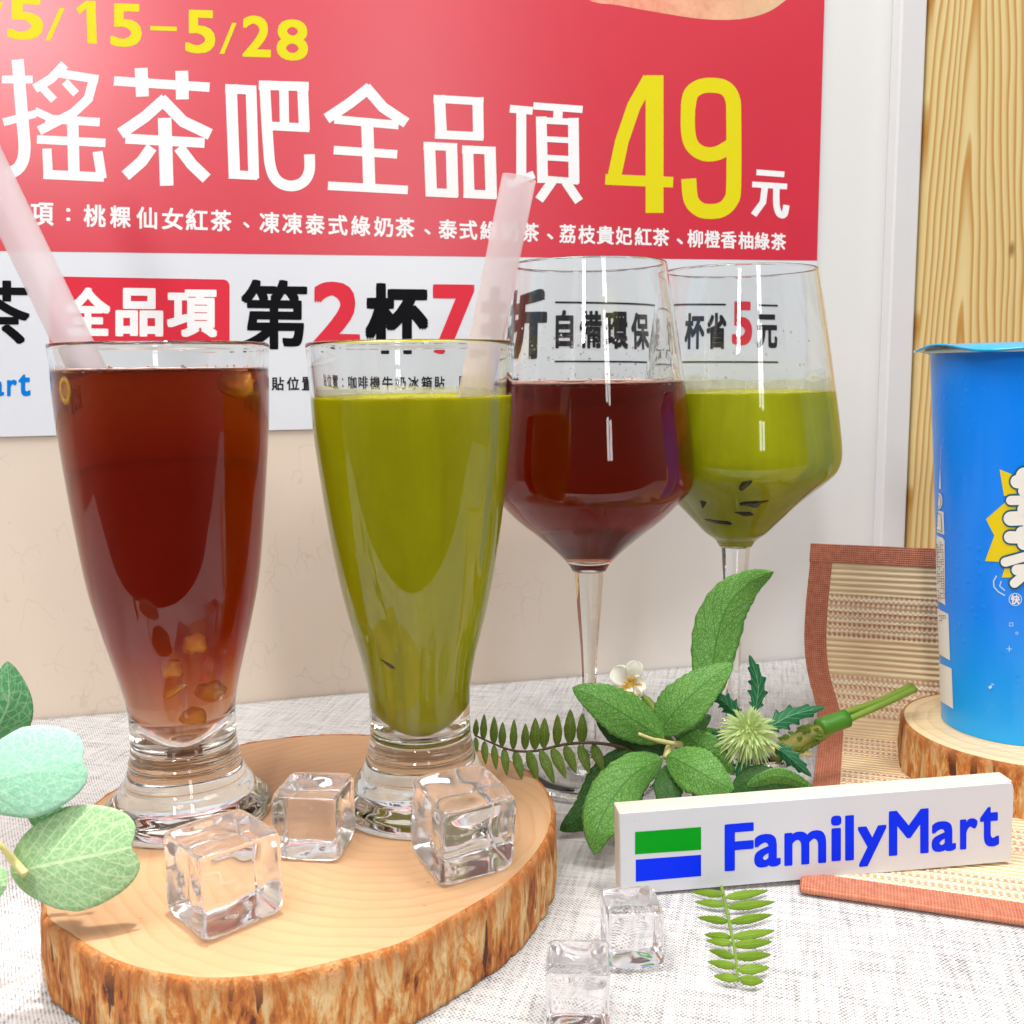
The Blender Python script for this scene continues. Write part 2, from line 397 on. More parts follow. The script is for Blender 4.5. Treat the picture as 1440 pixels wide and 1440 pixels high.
def leaf_mat(name, base, dark, vein, mott=(0, 0, 0, 1), mfac=0.0, nveins=9, vw=0.035, rough=0.5, skew=0.55, vein_fac=0.7):
    m = M(name); uv = m.coord('UV'); s = m.n('ShaderNodeSeparateXYZ'); m.l(uv, s.inputs[0])
    ob = m.coord()
    d = m.math('ABSOLUTE', m.math('SUBTRACT', s.outputs[1], 0.5))
    wob = m.math('MULTIPLY', m.math('SUBTRACT', m.noise(ob, 130, 2), 0.5), 0.12)
    mid = m.math('LESS_THAN', d, vw*0.6)
    fr = m.math('FRACT', m.math('ADD', m.math('MULTIPLY', m.math('SUBTRACT', s.outputs[0], m.math('MULTIPLY', d, skew)), nveins), wob))
    lat = m.math('LESS_THAN', m.math('ABSOLUTE', m.math('SUBTRACT', fr, 0.5)), 0.075)
    vv = m.math('MAXIMUM', mid, m.math('MULTIPLY', lat, 0.6))
    c = m.mix(m.noise(ob, 60, 4, 0.6), dark, base)
    if mfac:
        sp = m.noise(ob, 1700, 4, 0.75)
        c = m.mix(m.math('MULTIPLY', m.math('MULTIPLY', m.math('SUBTRACT', sp, 0.47, clamp=True), 6.0, clamp=True), mfac), c, mott)
    if name.startswith('euc'):
        vo = m.n('ShaderNodeTexVoronoi', feature='DISTANCE_TO_EDGE'); m.l(m.mapping(ob, (360, 360, 360)), vo.inputs['Vector']); vo.inputs['Scale'].default_value = 1.0
        c = m.mix(m.math('MULTIPLY', m.math('LESS_THAN', vo.outputs['Distance'], 0.07), 0.35), c, vein)
        ed = m.n('ShaderNodeMapRange'); m.l(s.outputs[0], ed.inputs[0]); ed.inputs[1].default_value = 0.25; ed.inputs[2].default_value = 0.0
        c = m.mix(m.math('MULTIPLY', ed.outputs[0], 0.5), c, srgb(150, 200, 90))
    c = m.mix(m.math('MULTIPLY', vv, vein_fac), c, vein)
    h = m.math('SUBTRACT', m.math('MULTIPLY', m.noise(ob, 420, 4), 0.9), m.math('MULTIPLY', vv, 0.5))
    b = m.pbsdf(c, rough, m.bump(h, 0.5, 0.0008))
    b.inputs['Specular IOR Level'].default_value = 0.3
    tl = m.n('ShaderNodeBsdfTranslucent'); m.l(c, tl.inputs[0])
    mx = m.n('ShaderNodeMixShader'); mx.inputs[0].default_value = 0.18
    m.l(b.outputs[0], mx.inputs[1]); m.l(tl.outputs[0], mx.inputs[2]); m.l(mx.outputs[0], m.out.inputs[0])
    return m.m
def mat_weave():
    m = M('woven_straw'); uv = m.coord('UV'); s = m.n('ShaderNodeSeparateXYZ'); m.l(uv, s.inputs[0])   # uv in cm
    u, v = s.outputs[0], s.outputs[1]
    wob = m.math('MULTIPLY', m.noise(m.mapping(uv, (0.25, 3, 1)), 1.0, 2), 0.12)
    v2 = m.math('ADD', v, wob)
    rod = m.math('SINE', m.math('MULTIPLY', v2, 2*math.pi/0.30))
    col = m.math('SINE', m.math('MULTIPLY', u, 2*math.pi/0.25))
    col2 = m.math('SINE', m.math('ADD', m.math('MULTIPLY', u, 2*math.pi/0.25), m.math('MULTIPLY', m.math('FLOOR', m.math('MULTIPLY', v2, 1/0.15)), math.pi)))
    sec = m.math('GREATER_THAN', m.math('SINE', m.math('ADD', m.math('MULTIPLY', v, 2*math.pi/4.4), -1.38)), -0.1)    # alternating bands
    nz = m.noise(m.mapping(uv, (0.6, 7, 1)), 1.0, 3)
    rods = m.mix(nz, srgb(238, 206, 156), srgb(252, 232, 192))
    rods = m.mix(m.math('MULTIPLY', m.math('LESS_THAN', rod, -0.6), 0.38), rods, srgb(176, 126, 86))
    chk = m.mix(m.math('GREATER_THAN', m.math('MULTIPLY', col2, m.math('ADD', 0.2, m.math('MULTIPLY', nz, 1.6))), m.math('MULTIPLY_ADD', m.noise(m.mapping(uv, (5, 1.2, 1)), 1.0, 3), 1.6, -0.75)), srgb(232, 194, 150), srgb(252, 238, 208))
    row = m.math('GREATER_THAN', m.math('SINE', m.math('MULTIPLY', v2, 2*math.pi/0.56)), 0.1)
    dots = m.math('GREATER_THAN', m.math('ADD', m.math('MULTIPLY', col, 0.3), m.noise(m.mapping(uv, (9, 3, 1)), 1.0, 2)), 0.47)
    chk = m.mix(m.math('MULTIPLY', row, 0.75), chk, m.mix(dots, srgb(238, 214, 180), srgb(196, 128, 92)))
    c = m.mix(sec, rods, chk)
    h = m.math('ADD', m.math('MULTIPLY', rod, 0.6), m.math('MULTIPLY', m.math('MULTIPLY', col2, sec), 0.4))
    m.pbsdf(c, 0.7, m.bump(h, 0.6, 0.0012)); return m.m
def mat_border():
    m = M('brown_webbing'); uv = m.coord('UV'); s = m.n('ShaderNodeSeparateXYZ'); m.l(uv, s.inputs[0])
    a = m.math('SINE', m.math('MULTIPLY', m.math('ADD', s.outputs[0], s.outputs[1]), 2*math.pi/0.22))
    b = m.math('SINE', m.math('MULTIPLY', m.math('SUBTRACT', s.outputs[0], s.outputs[1]), 2*math.pi/0.22))
    h = m.math('MULTIPLY', a, b)
    n = m.noise(uv, 3, 4)
    c = m.ramp(m.math('ADD', m.math('MULTIPLY', h, 0.35), n), [(0.1, srgb(176, 96, 70)), (0.5, srgb(204, 124, 94)), (0.95, srgb(224, 150, 120))])
    m.pbsdf(c, 0.8, m.bump(h, 0.6, 0.001)); return m.m
def cup_mat():
    m = M('blue_paper'); v = m.coord(); s = m.n('ShaderNodeSeparateXYZ'); m.l(v, s.inputs[0])
    mr = m.n('ShaderNodeMapRange'); m.l(s.outputs[2], mr.inputs[0]); mr.inputs[1].default_value = 0.0; mr.inputs[2].default_value = 0.06
    c = m.mix(mr.outputs[0], srgb(0, 168, 248), srgb(0, 132, 250))
    dr = m.n('ShaderNodeTexVoronoi'); m.l(v, dr.inputs['Vector']); dr.inputs['Scale'].default_value = 230; dr.inputs['Randomness'].default_value = 1
    msk = m.math('GREATER_THAN', m.noise(v, 45, 2), 0.5)
    bead = m.math('MULTIPLY', m.math('SUBTRACT', 0.34, dr.outputs['Distance'], clamp=True), msk)
    m.pbsdf(c, 0.3, m.bump(bead, 0.35, 0.0015), Coat_Weight=0.1); return m.m
MAT['cloth'] = cloth_mat(); MAT['wall'] = wall_mat(); MAT['pine'] = pine_mat()
MAT['weave'] = mat_weave(); MAT['border'] = mat_border(); MAT['cup'] = cup_mat()
MAT['trim'] = plain('white_trim', srgb(216, 215, 217), 0.45, 0.02, 20)
MAT['paper'] = plain('poster_paper', srgb(218, 222, 230), 0.3, 0.015, 20, Coat_Weight=0.35, Coat_Roughness=0.25)
MAT['red'] = plain('poster_red', srgb(208, 44, 64), 0.3, 0.05, 25, Coat_Weight=0.8, Coat_Roughness=0.33)
MAT['white_ink'] = plain('white_ink', srgb(238, 238, 240), 0.4, 0.01, Specular_IOR_Level=0.12)
MAT['black_ink'] = plain('black_ink', srgb(6, 6, 12), 0.4, 0.01, Specular_IOR_Level=0.12)
MAT['grey_ink'] = plain('dark_grey_ink', srgb(30, 32, 38), 0.4, 0.01, Specular_IOR_Level=0.12)
MAT['red_ink'] = plain('red_ink', srgb(214, 50, 68), 0.4, 0.02, Specular_IOR_Level=0.12)
MAT['yellow_ink'] = plain('yellow_ink', srgb(222, 210, 30), 0.4, 0.02, Specular_IOR_Level=0.12)
MAT['blue_ink'] = plain('blue_ink', srgb(0, 44, 236), 0.35, 0.02, Specular_IOR_Level=0.12)
MAT['cyan_ink'] = plain('light_blue_ink', srgb(0, 122, 214), 0.35, 0.02, Specular_IOR_Level=0.12)
MAT['green_ink'] = plain('green_ink', srgb(0, 150, 24), 0.35, 0.02, Specular_IOR_Level=0.12)
MAT['teal_ink'] = plain('teal_ink', srgb(0, 92, 120), 0.4, 0.02)
MAT['cup_yellow'] = plain('cup_yellow_ink', srgb(232, 206, 0), 0.4, 0.02)
MAT['brown_ink'] = plain('brown_ink', srgb(110, 70, 56), 0.5, 0.02)
def board_mat():
    m = M('white_board'); v = m.coord()
    a = m.math('GREATER_THAN', m.noise(m.mapping(v, (55, 300, 420), rot=(0, R_(25), 0)), 1.0, 4, 0.7), 0.72)
    b = m.math('GREATER_THAN', m.noise(m.mapping(v, (900, 900, 900)), 1.0, 1, 0.5), 0.80)
    c = m.mix(m.noise(v, 35, 4), srgb(198, 199, 205), srgb(208, 208, 213))
    c = m.mix(m.math('MULTIPLY', m.math('MAXIMUM', a, b), 0.35), c, srgb(150, 140, 132))
    m.pbsdf(c, m.math('MULTIPLY_ADD', m.noise(v, 60, 3), 0.3, 0.25), m.bump(m.noise(v, 220, 4), 0.06, 0.0008)); return m.m
MAT['board_white'] = board_mat()
MAT['board_wood'] = plain('painted_wood_edge', srgb(216, 205, 190), 0.55, 0.07, 60, 0.1)
MAT['film'] = plain('cyan_film', srgb(0, 166, 226), 0.15, 0.04, 40, 0.05, Coat_Weight=0.6)
MAT['white_paper'] = plain('white_paper', srgb(236, 234, 228), 0.5, 0.02)
MAT['foam'] = plain('pale_foam', srgb(226, 180, 168), 0.35, 0.12, 300, 0.4)
MAT['jelly'] = plain('dark_jelly', srgb(36, 36, 4), 0.2, 0.3, 200)
MAT['peach'] = plain('peach_flesh', srgb(236, 150, 30), 0.3, 0.12, 120, 0.1, Subsurface_Weight=0.3, Subsurface_Scale=0.003)
MAT['peach_print'] = plain('peach_print', srgb(238, 190, 150), 0.4, 0.25, 90)

# ================================================================== the setting
WL = onz(340, 988, 0); WR = onz(1130, 925, 0)
we = (WR-WL); we.z = 0; we.normalize()
wnrm = Vector((we.y, -we.x, 0))                 # towards the camera
def wall_pt(px, py, off=0.0):
    d = ray(px, py); o = WL + wnrm*off
    return CAM + d*((o-CAM).dot(wnrm)/d.dot(wnrm))
def wl(u, z, off=0.0): return WL + we*u + wnrm*off + Vector((0, 0, z))
def wu(px, py): return (wall_pt(px, py)-WL).dot(we)
def wallbox(name, u0, u1, z0, z1, o0, o1, mat, origin_u=None, parent=None):
    vs = [wl(u, z, o) for z in (z0, z1) for (u, o) in ((u0, o1), (u1, o1), (u1, o0), (u0, o0))]
    f = [(0, 3, 2, 1), (4, 5, 6, 7), (0, 1, 5, 4), (1, 2, 6, 5), (2, 3, 7, 6), (3, 0, 4, 7)]
    return mk(name, vs, f, mat, parent, origin=wl(u0, z0, 0) if parent is None else None, smooth=False)
o = wallbox('wall', -90, 95, -4, 90, -3, 0, MAT['wall']); tag(o, kind='structure')
o.data.transform(Matrix.Translation(o.location-WL*U)); o.location = WL*U
v, f = boxv(-70, 80, 6, 56, -4, -0.6)
tb = [Vector((-75, 17, 0)), Vector((80, 17, 0)), WL+we*95+wnrm*0.1, WL-we*62+wnrm*0.1]
vs = [Vector((p.x, p.y, -4)) for p in tb]+[Vector((p.x, p.y, -0.6)) for p in tb]
o = mk('table', vs, f, plain('table_top', srgb(190, 150, 110), 0.5), origin=(0, 30, -4), smooth=False); tag(o, kind='structure')

# cloth, from the near side back to the wall
nx, ny = 150, 80; vs = []; fs = []
for j in range(ny+1):
    for i in range(nx+1):
        a = i/nx; b = j/ny
        p = (tb[0].lerp(tb[1], a)).lerp(tb[3].lerp(tb[2], a), b**0.9)
        z = -0.10+0.10*noise.noise(Vector((p.x*0.10, p.y*0.12, 1.7)))
        z = min(z, -0.02)
        if b > 0.93: z += 0.12*(b-0.93)/0.07
        vs.append(Vector((p.x, p.y, z)))
for j in range(ny):
    for i in range(nx):
        q = j*(nx+1)+i; fs.append((q, q+1, q+nx+2, q+nx+1))
cl = mk('tablecloth', vs, fs, MAT['cloth'], origin=(0, 30, 0))
tag(cl, 'light grey woven linen cloth spread over the whole table', 'tablecloth')
so = cl.modifiers.new('Solidify', 'SOLIDIFY'); so.thickness = 0.12*U; so.offset = -1

# white trim and pine panel at the right
uA, uB = wu(1250, 400), wu(1272, 400)
tr = wallbox('wall_trim', wu(1240, 400), wu(1240, 400)+1.75, -0.1, 90, 0.0, 1.0, MAT['trim'])
tag(tr, 'white vertical trim strip between the white wall and the pine panel', 'trim')
bevel(tr, 0.12)
u0 = wu(1240, 400)+1.95
pn = wallbox('pine_cladding', u0, u0+40, -0.1, 90, 0.0, 1.3, MAT['pine'])
pn.rotation_euler = (0, 0, 0)
tag(pn, 'pale pine wood panel with orange grain behind the blue cup', 'cladding')
# grain runs in the panel's own frame: turn the mesh so that local x follows the wall
ang = math.atan2(we.y, we.x)
pn.data.transform(Matrix.Rotation(-ang, 4, 'Z')); pn.rotation_euler = (0, 0, ang)

# ================================================================== poster
poster = root('poster', 'large red and white promotional poster with yellow 49 on the wall', 'poster', wl(0, 12, 0.05))
def pflat(name, polys, mat, off, parent=poster, thick=0.0, step=0.0):
    """polys: lists of picture points on the poster's plane; each becomes a flat sheet lying OFF cm from the wall"""
    mb = MB()
    for k, P in enumerate(polys):
        pts = [wall_pt(x, y, 0) + wnrm*(off+step*k) for x, y in P]
        tri = geometry.tessellate_polygon([[Vector((x, -y, 0)) for x, y in P]])
        fs = []
        for t in tri:
            a, b, c = (Vector((P[i][0], -P[i][1], 0)) for i in t)
            fs.append(tuple(t) if (b-a).cross(c-a).z > 0 else tuple(reversed(t)))
        mb.add(pts, fs)
    return mb.build(name, mat, parent, smooth=False)
pb = wallbox('sheet', wu(-700, 600), wu(1142, 560), wall_pt(700, 597).z, 62, 0.06, 0.16, MAT['paper'], parent=poster)
pu1 = wu(1142, 560)
def red_rect():
    zb = wall_pt(640, 361).z
    return [wl(wu(-700, 600), zb, 0.17), wl(pu1-0.02, zb, 0.17), wl(pu1-0.02, 61.9, 0.17), wl(wu(-700, 600), 61.9, 0.17)]
mk('red_banner', red_rect(), [(0, 1, 2, 3)], MAT['red'], poster, smooth=False)

GL = {}
def glyph(ch, bold=0.0):
    k = (ch, bold)
    if k in GL: return GL[k]
    cv = bpy.data.curves.new('glyph', 'FONT'); cv.body = ch; cv.size = 1; cv.resolution_u = 4
    ob = bpy.data.objects.new('glyph', cv); COL.objects.link(ob)
    me = bpy.data.meshes.new_from_object(ob.evaluated_get(bpy.context.evaluated_depsgraph_get()))
    V = [(a.co.x, a.co.y, 0.0) for a in me.vertices]; Fs = [tuple(p.vertices) for p in me.polygons]
    bpy.data.objects.remove(ob); bpy.data.curves.remove(cv); bpy.data.meshes.remove(me)
    if bold:
        V2, F2 = [], []
        for q in range(10):
            if q < 8: dx, dy = ((1,0),(.92,.92),(0,1),(-.92,.92),(-1,0),(-.92,-.92),(0,-1),(.92,-.92))[q]; dx *= bold; dy *= bold
            elif q == 8: dx, dy = 0, 0
            else: dx, dy = bold*0.5, 0
            n0 = len(V2); V2 += [(x+dx, y+dy, q*1.0) for x, y, z in V]; F2 += [tuple(i+n0 for i in p) for p in Fs]
        V, F_ = V2, F2
    else: F_ = Fs
    x0 = min(a[0] for a in V); x1 = max(a[0] for a in V); y0 = min(a[1] for a in V); y1 = max(a[1] for a in V)
    GL[k] = (V, F_, x0, x1, y0, y1); return GL[k]
def text_faces(mb, ch, box, mapper, bold=0.0, slope=0.0, lean=0.0):
    """one glyph fitted into a box (xa, ya, xb, yb) of picture points; mapper(x, y, layer) gives the place"""
    V, Fs, x0, x1, y0, y1 = glyph(ch, bold)
    xa, ya, xb, yb = box; pts = []
    for x, y, q in V:
        a = (x-x0)/(x1-x0); b = (y-y0)/(y1-y0)
        X = xa+a*(xb-xa); Y = yb-b*(yb-ya)+slope*(X-xa)
        X += lean*b
        pts.append(mapper(X, Y, q))
    fs = []
    for p in Fs:
        fs.append(p)
    mb.add(pts, fs)
def on_poster(off):
    return lambda x, y, q: wall_pt(x, y, 0)+wnrm*(off+q*0.0003)
def sl(y): return (516-y)*0.000168
def strokes(name, sts, mat, off, parent=poster):
    mb = MB(); lay = 0
    for pts, w in sts:
        P = [Vector((x, y)) for x, y in pts]
        if len(P) > 4: P = [Vector((q.x, q.y)) for q in spline([(x, y, 0) for x, y in pts], 5)]
        L, Rr = [], []
        for i, p in enumerate(P):
            d0 = (P[i]-P[i-1]).normalized() if i > 0 else None
            d1 = (P[i+1]-P[i]).normalized() if i < len(P)-1 else None
            if d0 is None: d0 = d1
            if d1 is None: d1 = d0
            t = (d0+d1).normalized(); nrm = Vector((-t.y, t.x)); k = 1/max(0.5, nrm.dot(Vector((-d1.y, d1.x))))
            L.append(p+nrm*(w/2*k)); Rr.append(p-nrm*(w/2*k))
        vs = [wall_pt(q.x, q.y, 0)+wnrm*(off+lay*0.0002) for q in L+Rr]
        n = len(P); fs = [(i, i+1, n+i+1, n+i) for i in range(n-1)]
        mb.add(vs, fs); lay += 1
    return mb.build(name, mat, parent, smooth=False)

HEAD = [
 # 搖
 ([(26,85),(31,150),(35,195),(35.5,212),(33,227),(25,239),(10,246)],17),([(4,113),(47,113)],11),([(6,173),(51,161)],11),
 ([(92,92),(73,112),(50,126)],13),([(82,104),(139,113)],12),([(133,110),(125,140),(104,160),(56,185)],13),
 ([(60,124),(77,142)],11),([(92,116),(108,133)],11),([(50,157),(74,168)],11),([(65,168),(141,173)],12),([(53,197),(149,202)],12),
 ([(103,166),(105,250)],16),([(67,210),(69,252)],13),([(62,246),(147,250)],13),([(138,214),(144,252)],14),
 # 茶
 ([(161,115),(295,124)],13),([(199,97),(201,137)],18),([(256,101),(257,141)],18),([(170,189),(205,165),(233,140)],16),([(227,140),(258,172),(296,190)],16),
 ([(177,196),(288,202)],14),([(232,167),(235,262)],19),([(214,208),(200,228),(177,248)],16),([(252,208),(270,232),(291,252)],16),
 # 吧
 ([(325,120),(330,252)],16),([(353,122),(357,252)],15),([(317,126),(360,128)],13),([(322,246),(362,248)],12),
 ([(372,115),(375,170),(378,215),(380,233),(386,250),(398,260),(414,262),(428,255),(435,240),(435,218)],15),([(364,121),(434,123)],13),([(399,121),(400,180)],13),([(425,117),(428,184)],15),([(377,178),(435,181)],12),
 # 全
 ([(520,124),(492,146),(459,168)],15),([(514,124),(538,152),(571,174)],15),([(470,169),(560,177)],12),([(469,212),(558,218)],12),([(461,262),(573,268)],12),([(516,172),(519,265)],17),
 # 品
 ([(617,135),(620,195)],16),([(671,138),(672,196)],15),([(609,140),(679,144)],11),([(611,190),(679,193)],12),
 ([(603,201),(606,276)],16),([(634,204),(636,278)],16),([(595,206),(642,208)],11),([(598,271),(643,273)],12),
 ([(657,206),(659,278)],15),([(688,208),(690,280)],16),([(649,211),(696,213)],11),([(651,273),(697,275)],12),
 # 項
 ([(716,154),(748,157)],11),([(732,156),(732,250)],14),([(712,262),(750,246)],11),([(749,150),(818,155)],10),([(784,153),(783,170)],13),
 ([(760,165),(762,258)],15),([(805,167),(806,259)],15),([(754,170),(812,173)],9),([(756,196),(812,199)],8),([(757,222),(812,225)],8),([(757,252),(812,256)],9),
 ([(776,255),(757,282)],13),([(794,256),(813,284)],13)]
strokes('headline_lettering', HEAD, MAT['white_ink'], 0.174)
NUM = [([(919,107),(919,300)],25),([(912,111),(890,150),(873,200),(862,252)],19),([(850,253),(945,257)],15),
 ([(966,152),(970,133),(983,123),(1001,121),(1018,125),(1028,139),(1030,165),(1030,262),(1026,283),(1014,295),(998,298),(982,295),(970,281),(967,252)],21),
 ([(966,150),(966,185),(972,206),(988,217),(1008,216),(1030,203)],20)]
strokes('price_lettering', NUM, MAT['yellow_ink'], 0.174)
YUAN = [([(1062,243),(1101,246)],8),([(1056,260),(1105,263)],8),([(1074,262),(1071,285),(1058,303)],9),([(1090,263),(1090,288),(1094,301),(1101,302),(1104,289)],9)]
strokes('currency_lettering', YUAN, MAT['white_ink'], 0.174)
# dates
mb = MB()
for ch, b in (('5', (12,-4,62,57)), ('/', (65,12,92,58)), ('5', (156,6,200,67)), ('-', (212,38,249,44)), ('5', (261,15,303,76)),
              ('/', (309,33,333,77)), ('2', (341,23,381,81)), ('8', (389,28,433,86)), ('/', (-22,4,6,50))):
    text_faces(mb, ch, b, on_poster(0.174), 0.022 if ch not in '/-' else 0.0, 0.03)
for P, of in (([(122,3),(135,3),(137,63),(124,62)], 0.174), ([(122,3),(128,8),(113,22),(108,13)], 0.176)):
    mb.add([wall_pt(x, y, 0)+wnrm*of for x, y in reversed(P)], [(0, 1, 2, 3)])
mb.build('date_lettering', MAT['yellow_ink'], poster, smooth=False)
# list of drinks
small = [('項',60,33),('：',97,5),('桃',134,31),('粿',170,29),('仙',207,29),('女',243,30),('紅',277,31),('茶',311,29),('、',346,8),('凍',379,28),('凍',411,28),('泰',443,27),
 ('式',475,27),('綠',507,27),('奶',539,27),('茶',569,27),('、',600,8),('泰',629,26),('式',658,25),('綠',687,25),('奶',716,25),('茶',745,24),('、',772,8),('荔',797,23),('枝',824,24),('貴',850,24),('妃',876,23),
 ('紅',903,24),('茶',928,23),('、',954,8),('柳',976,22),('橙',1000,22),('香',1023,22),('柚',1047,21),('綠',1070,21),('茶',1093,21)]
mb = MB()
for ch, cx, w in small:
    t = (cx-60)/1033.0; yc = 301+t*39; h = 32-t*8
    if ch == '、': bx = (cx-4, yc+1, cx+5, yc+9)
    elif ch == '：': bx = (cx-3, yc-9, cx+3, yc+9)
    else: bx = (cx-w/2, yc-h/2, cx+w/2, yc+h/2)
    text_faces(mb, ch, bx, on_poster(0.174), 0.022, 0.035)
mb.build('list_lettering', MAT['white_ink'], poster, smooth=False)
# rounded red box
def rrect(x0, y0, x1, y1, r, slope):
    P = []
    for cx, cyy, a0 in ((x1-r, y0+r, -90), (x1-r, y1-r, 0), (x0+r, y1-r, 90), (x0+r, y0+r, 180)):
        for k in range(7):
            a = R_(a0+15*k); X = cx+r*math.cos(a); P.append((X, cyy+r*math.sin(a)+slope*(X-x0)))
    return P
pflat('red_label', [rrect(70, 389, 323, 486, 9, 0.018)], MAT['red_ink'], 0.172)
mb = MB()
for ch, b in (('全', (93,404,156,472)), ('品', (163,405,230,473)), ('項', (235,407,306,474))): text_faces(mb, ch, b, on_poster(0.178), 0.04, 0.012)
mb.build('label_lettering', MAT['white_ink'], poster, smooth=False)
for ch, b in (('茶', (-60,394,43,487)), ('第', (339,393,432,491)), ('杯', (513,398,602,496)), ('折', (674,404,764,504))):
    mb = MB(); text_faces(mb, ch, b, on_poster(0.174), (0.026 if ch == '第' else 0.045) if ch != '茶' else 0.02, 0.012)
    mb.build('offer_character', MAT['black_ink'], poster, smooth=False)
for ch, b in (('2', (440,396,506,488)), ('7', (608,400,667,497)), ('5', (1027,424,1057,486))):
    mb = MB(); text_faces(mb, ch, b, on_poster(0.174), 0.03, 0.012)
    mb.build('offer_digit', MAT['red_ink'], poster, smooth=False)
mb = MB()
for ch, b in (('自', (777,436,804,490)), ('備', (813,437,846,490)), ('環', (851,438,886,491)), ('保', (891,439,921,491)), ('杯', (955,440,986,491)), ('省', (989,440,1019,491)), ('元', (1064,442,1095,490))):
    text_faces(mb, ch, b, on_poster(0.174), 0.035, 0.006)
for x0, x1 in ((776,1018),(1066,1096)):
    for y, hh in ((424, 2.6), (507, 2.4)):
        if y == 507 and x0 > 800: continue
        xx1 = 1096 if y == 507 else x1
        mb.add([wall_pt(x, yy+(x-776)*(0.014 if y < 480 else 0.003), 0)+wnrm*0.178 for x, yy in ((x0, y+hh), (xx1, y+hh), (xx1, y), (x0, y))], [(0, 1, 2, 3)])
mb.build('refill_lettering', MAT['grey_ink'], poster, smooth=False)
mb = MB(); x = 382
for ch in '貼位置：咖啡機牛奶冰箱貼　圖片僅':
    w = 20
    if ch == '　': x += 22; continue
    bx = (x, 530, x+w-2.5, 549) if ch != '：' else (x+7, 534, x+10, 547)
    dy = -(x-382)*0.002
    text_faces(mb, ch, (bx[0], bx[1]+dy, bx[2], bx[3]+dy), on_poster(0.174), 0.022, 0.0)
    x += w+1.2
mb.build('footnote_lettering', MAT['grey_ink'], poster, smooth=False)
mb = MB()
word = 'FamilyMart'; adv = [0, 24, 50, 88, 98, 108, 129, 170, 196, 212]; wid = [21, 23, 34, 7, 7, 22, 36, 22, 14, 17]
for ch, a, w in zip(word, adv, wid):
    X = -185+a
    top = {'a': 534, 'm': 534, 'r': 534, 'y': 534}.get(ch, 524); bot = 566 if ch == 'y' else 557
    if ch == 't': top = 526
    text_faces(mb, ch, (X, top, X+w, bot), on_poster(0.174), 0.025, -0.005)
mb.build('logo_lettering', MAT['cyan_ink'], poster, smooth=False)
# printed fruit at the top edge
P = [(x, y) for x, y in [(q.x, q.y) for q in spline([(800,-60,0),(822,-2,0),(870,9,0),(930,20,0),(985,28,0),(1030,29,0),(1065,23,0),(1092,10,0),(1112,-12,0),(1120,-60,0)], 4)]]
pp = M('printed_peach'); vv = pp.coord(); nn = pp.noise(vv, 70, 5, 0.7)
sx = pp.n('ShaderNodeSeparateXYZ'); pp.l(vv, sx.inputs[0])
mr = pp.n('ShaderNodeMapRange'); pp.l(sx.outputs[0], mr.inputs[0]); mr.inputs[1].default_value = 0.23; mr.inputs[2].default_value = 0.36
cc = pp.mix(mr.outputs[0], srgb(226, 110, 96), srgb(206, 206, 156)); cc = pp.mix(pp.ramp(nn, [(0.35, (0, 0, 0, 1)), (0.7, (1, 1, 1, 1))]), cc, srgb(238, 186, 150))
pp.pbsdf(cc, 0.4)
pflat('peach_picture', [P], pp.m, 0.173)

# ================================================================== big wood slice
ZB = 2.6
outl = [(65,1272),(71,1292),(100,1312),(140,1337),(187,1357),(250,1370),(310,1374),(400,1366),(480,1348),(560,1326),(620,1296),(700,1249),(745,1208),(770,1168),(774,1132),
        (758,1100),(720,1072),(660,1052),(590,1040),(520,1034),(440,1034),(345,1046),(250,1072),(160,1112),(100,1165),(70,1225)]
ring0 = spline([tuple(onz(x, y, ZB)) for x, y in outl], 9, True)
ctr = sum(ring0, Vector())/len(ring0)
def slice_(name, label, ring, ctr, zt, seed, rmat, bmat, lip=0.32):
    rt = root(name, label, 'wood slice', (ctr.x, ctr.y, 0))
    n = len(ring); vs = []; fs = []
    ks = [1.0, 0.985, 0.9, 0.7, 0.45, 0.2]
    for k in ks:
        for p in ring:
            q = ctr+(p-ctr)*k; q.z = zt-(0.03 if k == 1.0 else 0.0); vs.append(q)
    for a in range(len(ks)-1):
        for i in range(n):
            j = (i+1) % n; fs.append((a*n+i, a*n+j, (a+1)*n+j, (a+1)*n+i))
    vs.append(Vector((ctr.x, ctr.y, zt))); c = len(vs)-1
    for i in range(n): fs.append(((len(ks)-1)*n+i, (len(ks)-1)*n+(i+1) % n, c))
    mk('cut_face', vs, fs, rmat, rt)
    vs = []; fs = []; rows = 22
    prof = [(-0.02, zt-0.06), (0.0, zt-0.01), (lip*0.35, zt+0.0), (lip*0.8, zt-0.10)]
    zz = [zt-0.10-(zt-0.10)*(k/(rows-4)) for k in range(1, rows-3)]
    for z in zz: prof.append((lip+0.05*math.sin(math.pi*z/zt), z))
    prof.append((-0.6, 0.0))
    # finer ring for the bark
    big = []
    for i in range(n):
        for k in range(3): big.append(ring[i].lerp(ring[(i+1) % n], k/3))
    m = len(big)
    for (dr, z) in prof:
        for p in big:
            d = (p-ctr); d.z = 0; d.normalize()
            q = p+d*dr; q.z = z
            if z < zt-0.09 and dr > 0.08:
                a = noise.fractal(Vector((q.x*1.6, q.y*1.6, z*0.5+seed)), 1.0, 2.0, 4)
                b = noise.noise(Vector((q.x*4.5, q.y*4.5, z*1.2+seed)))
                q += d*(0.09*a+0.045*b)
            elif dr > 0.05:
                q += d*0.05*noise.noise(q*3.5); q.z += 0.04*noise.noise(q*5)
            vs.append(q)
    for a in range(len(prof)-1):
        for i in range(m):
            j = (i+1) % m; fs.append((a*m+j, a*m+i, (a+1)*m+i, (a+1)*m+j))
    mk('bark', vs, fs, bmat, rt, fix=True)
    return rt
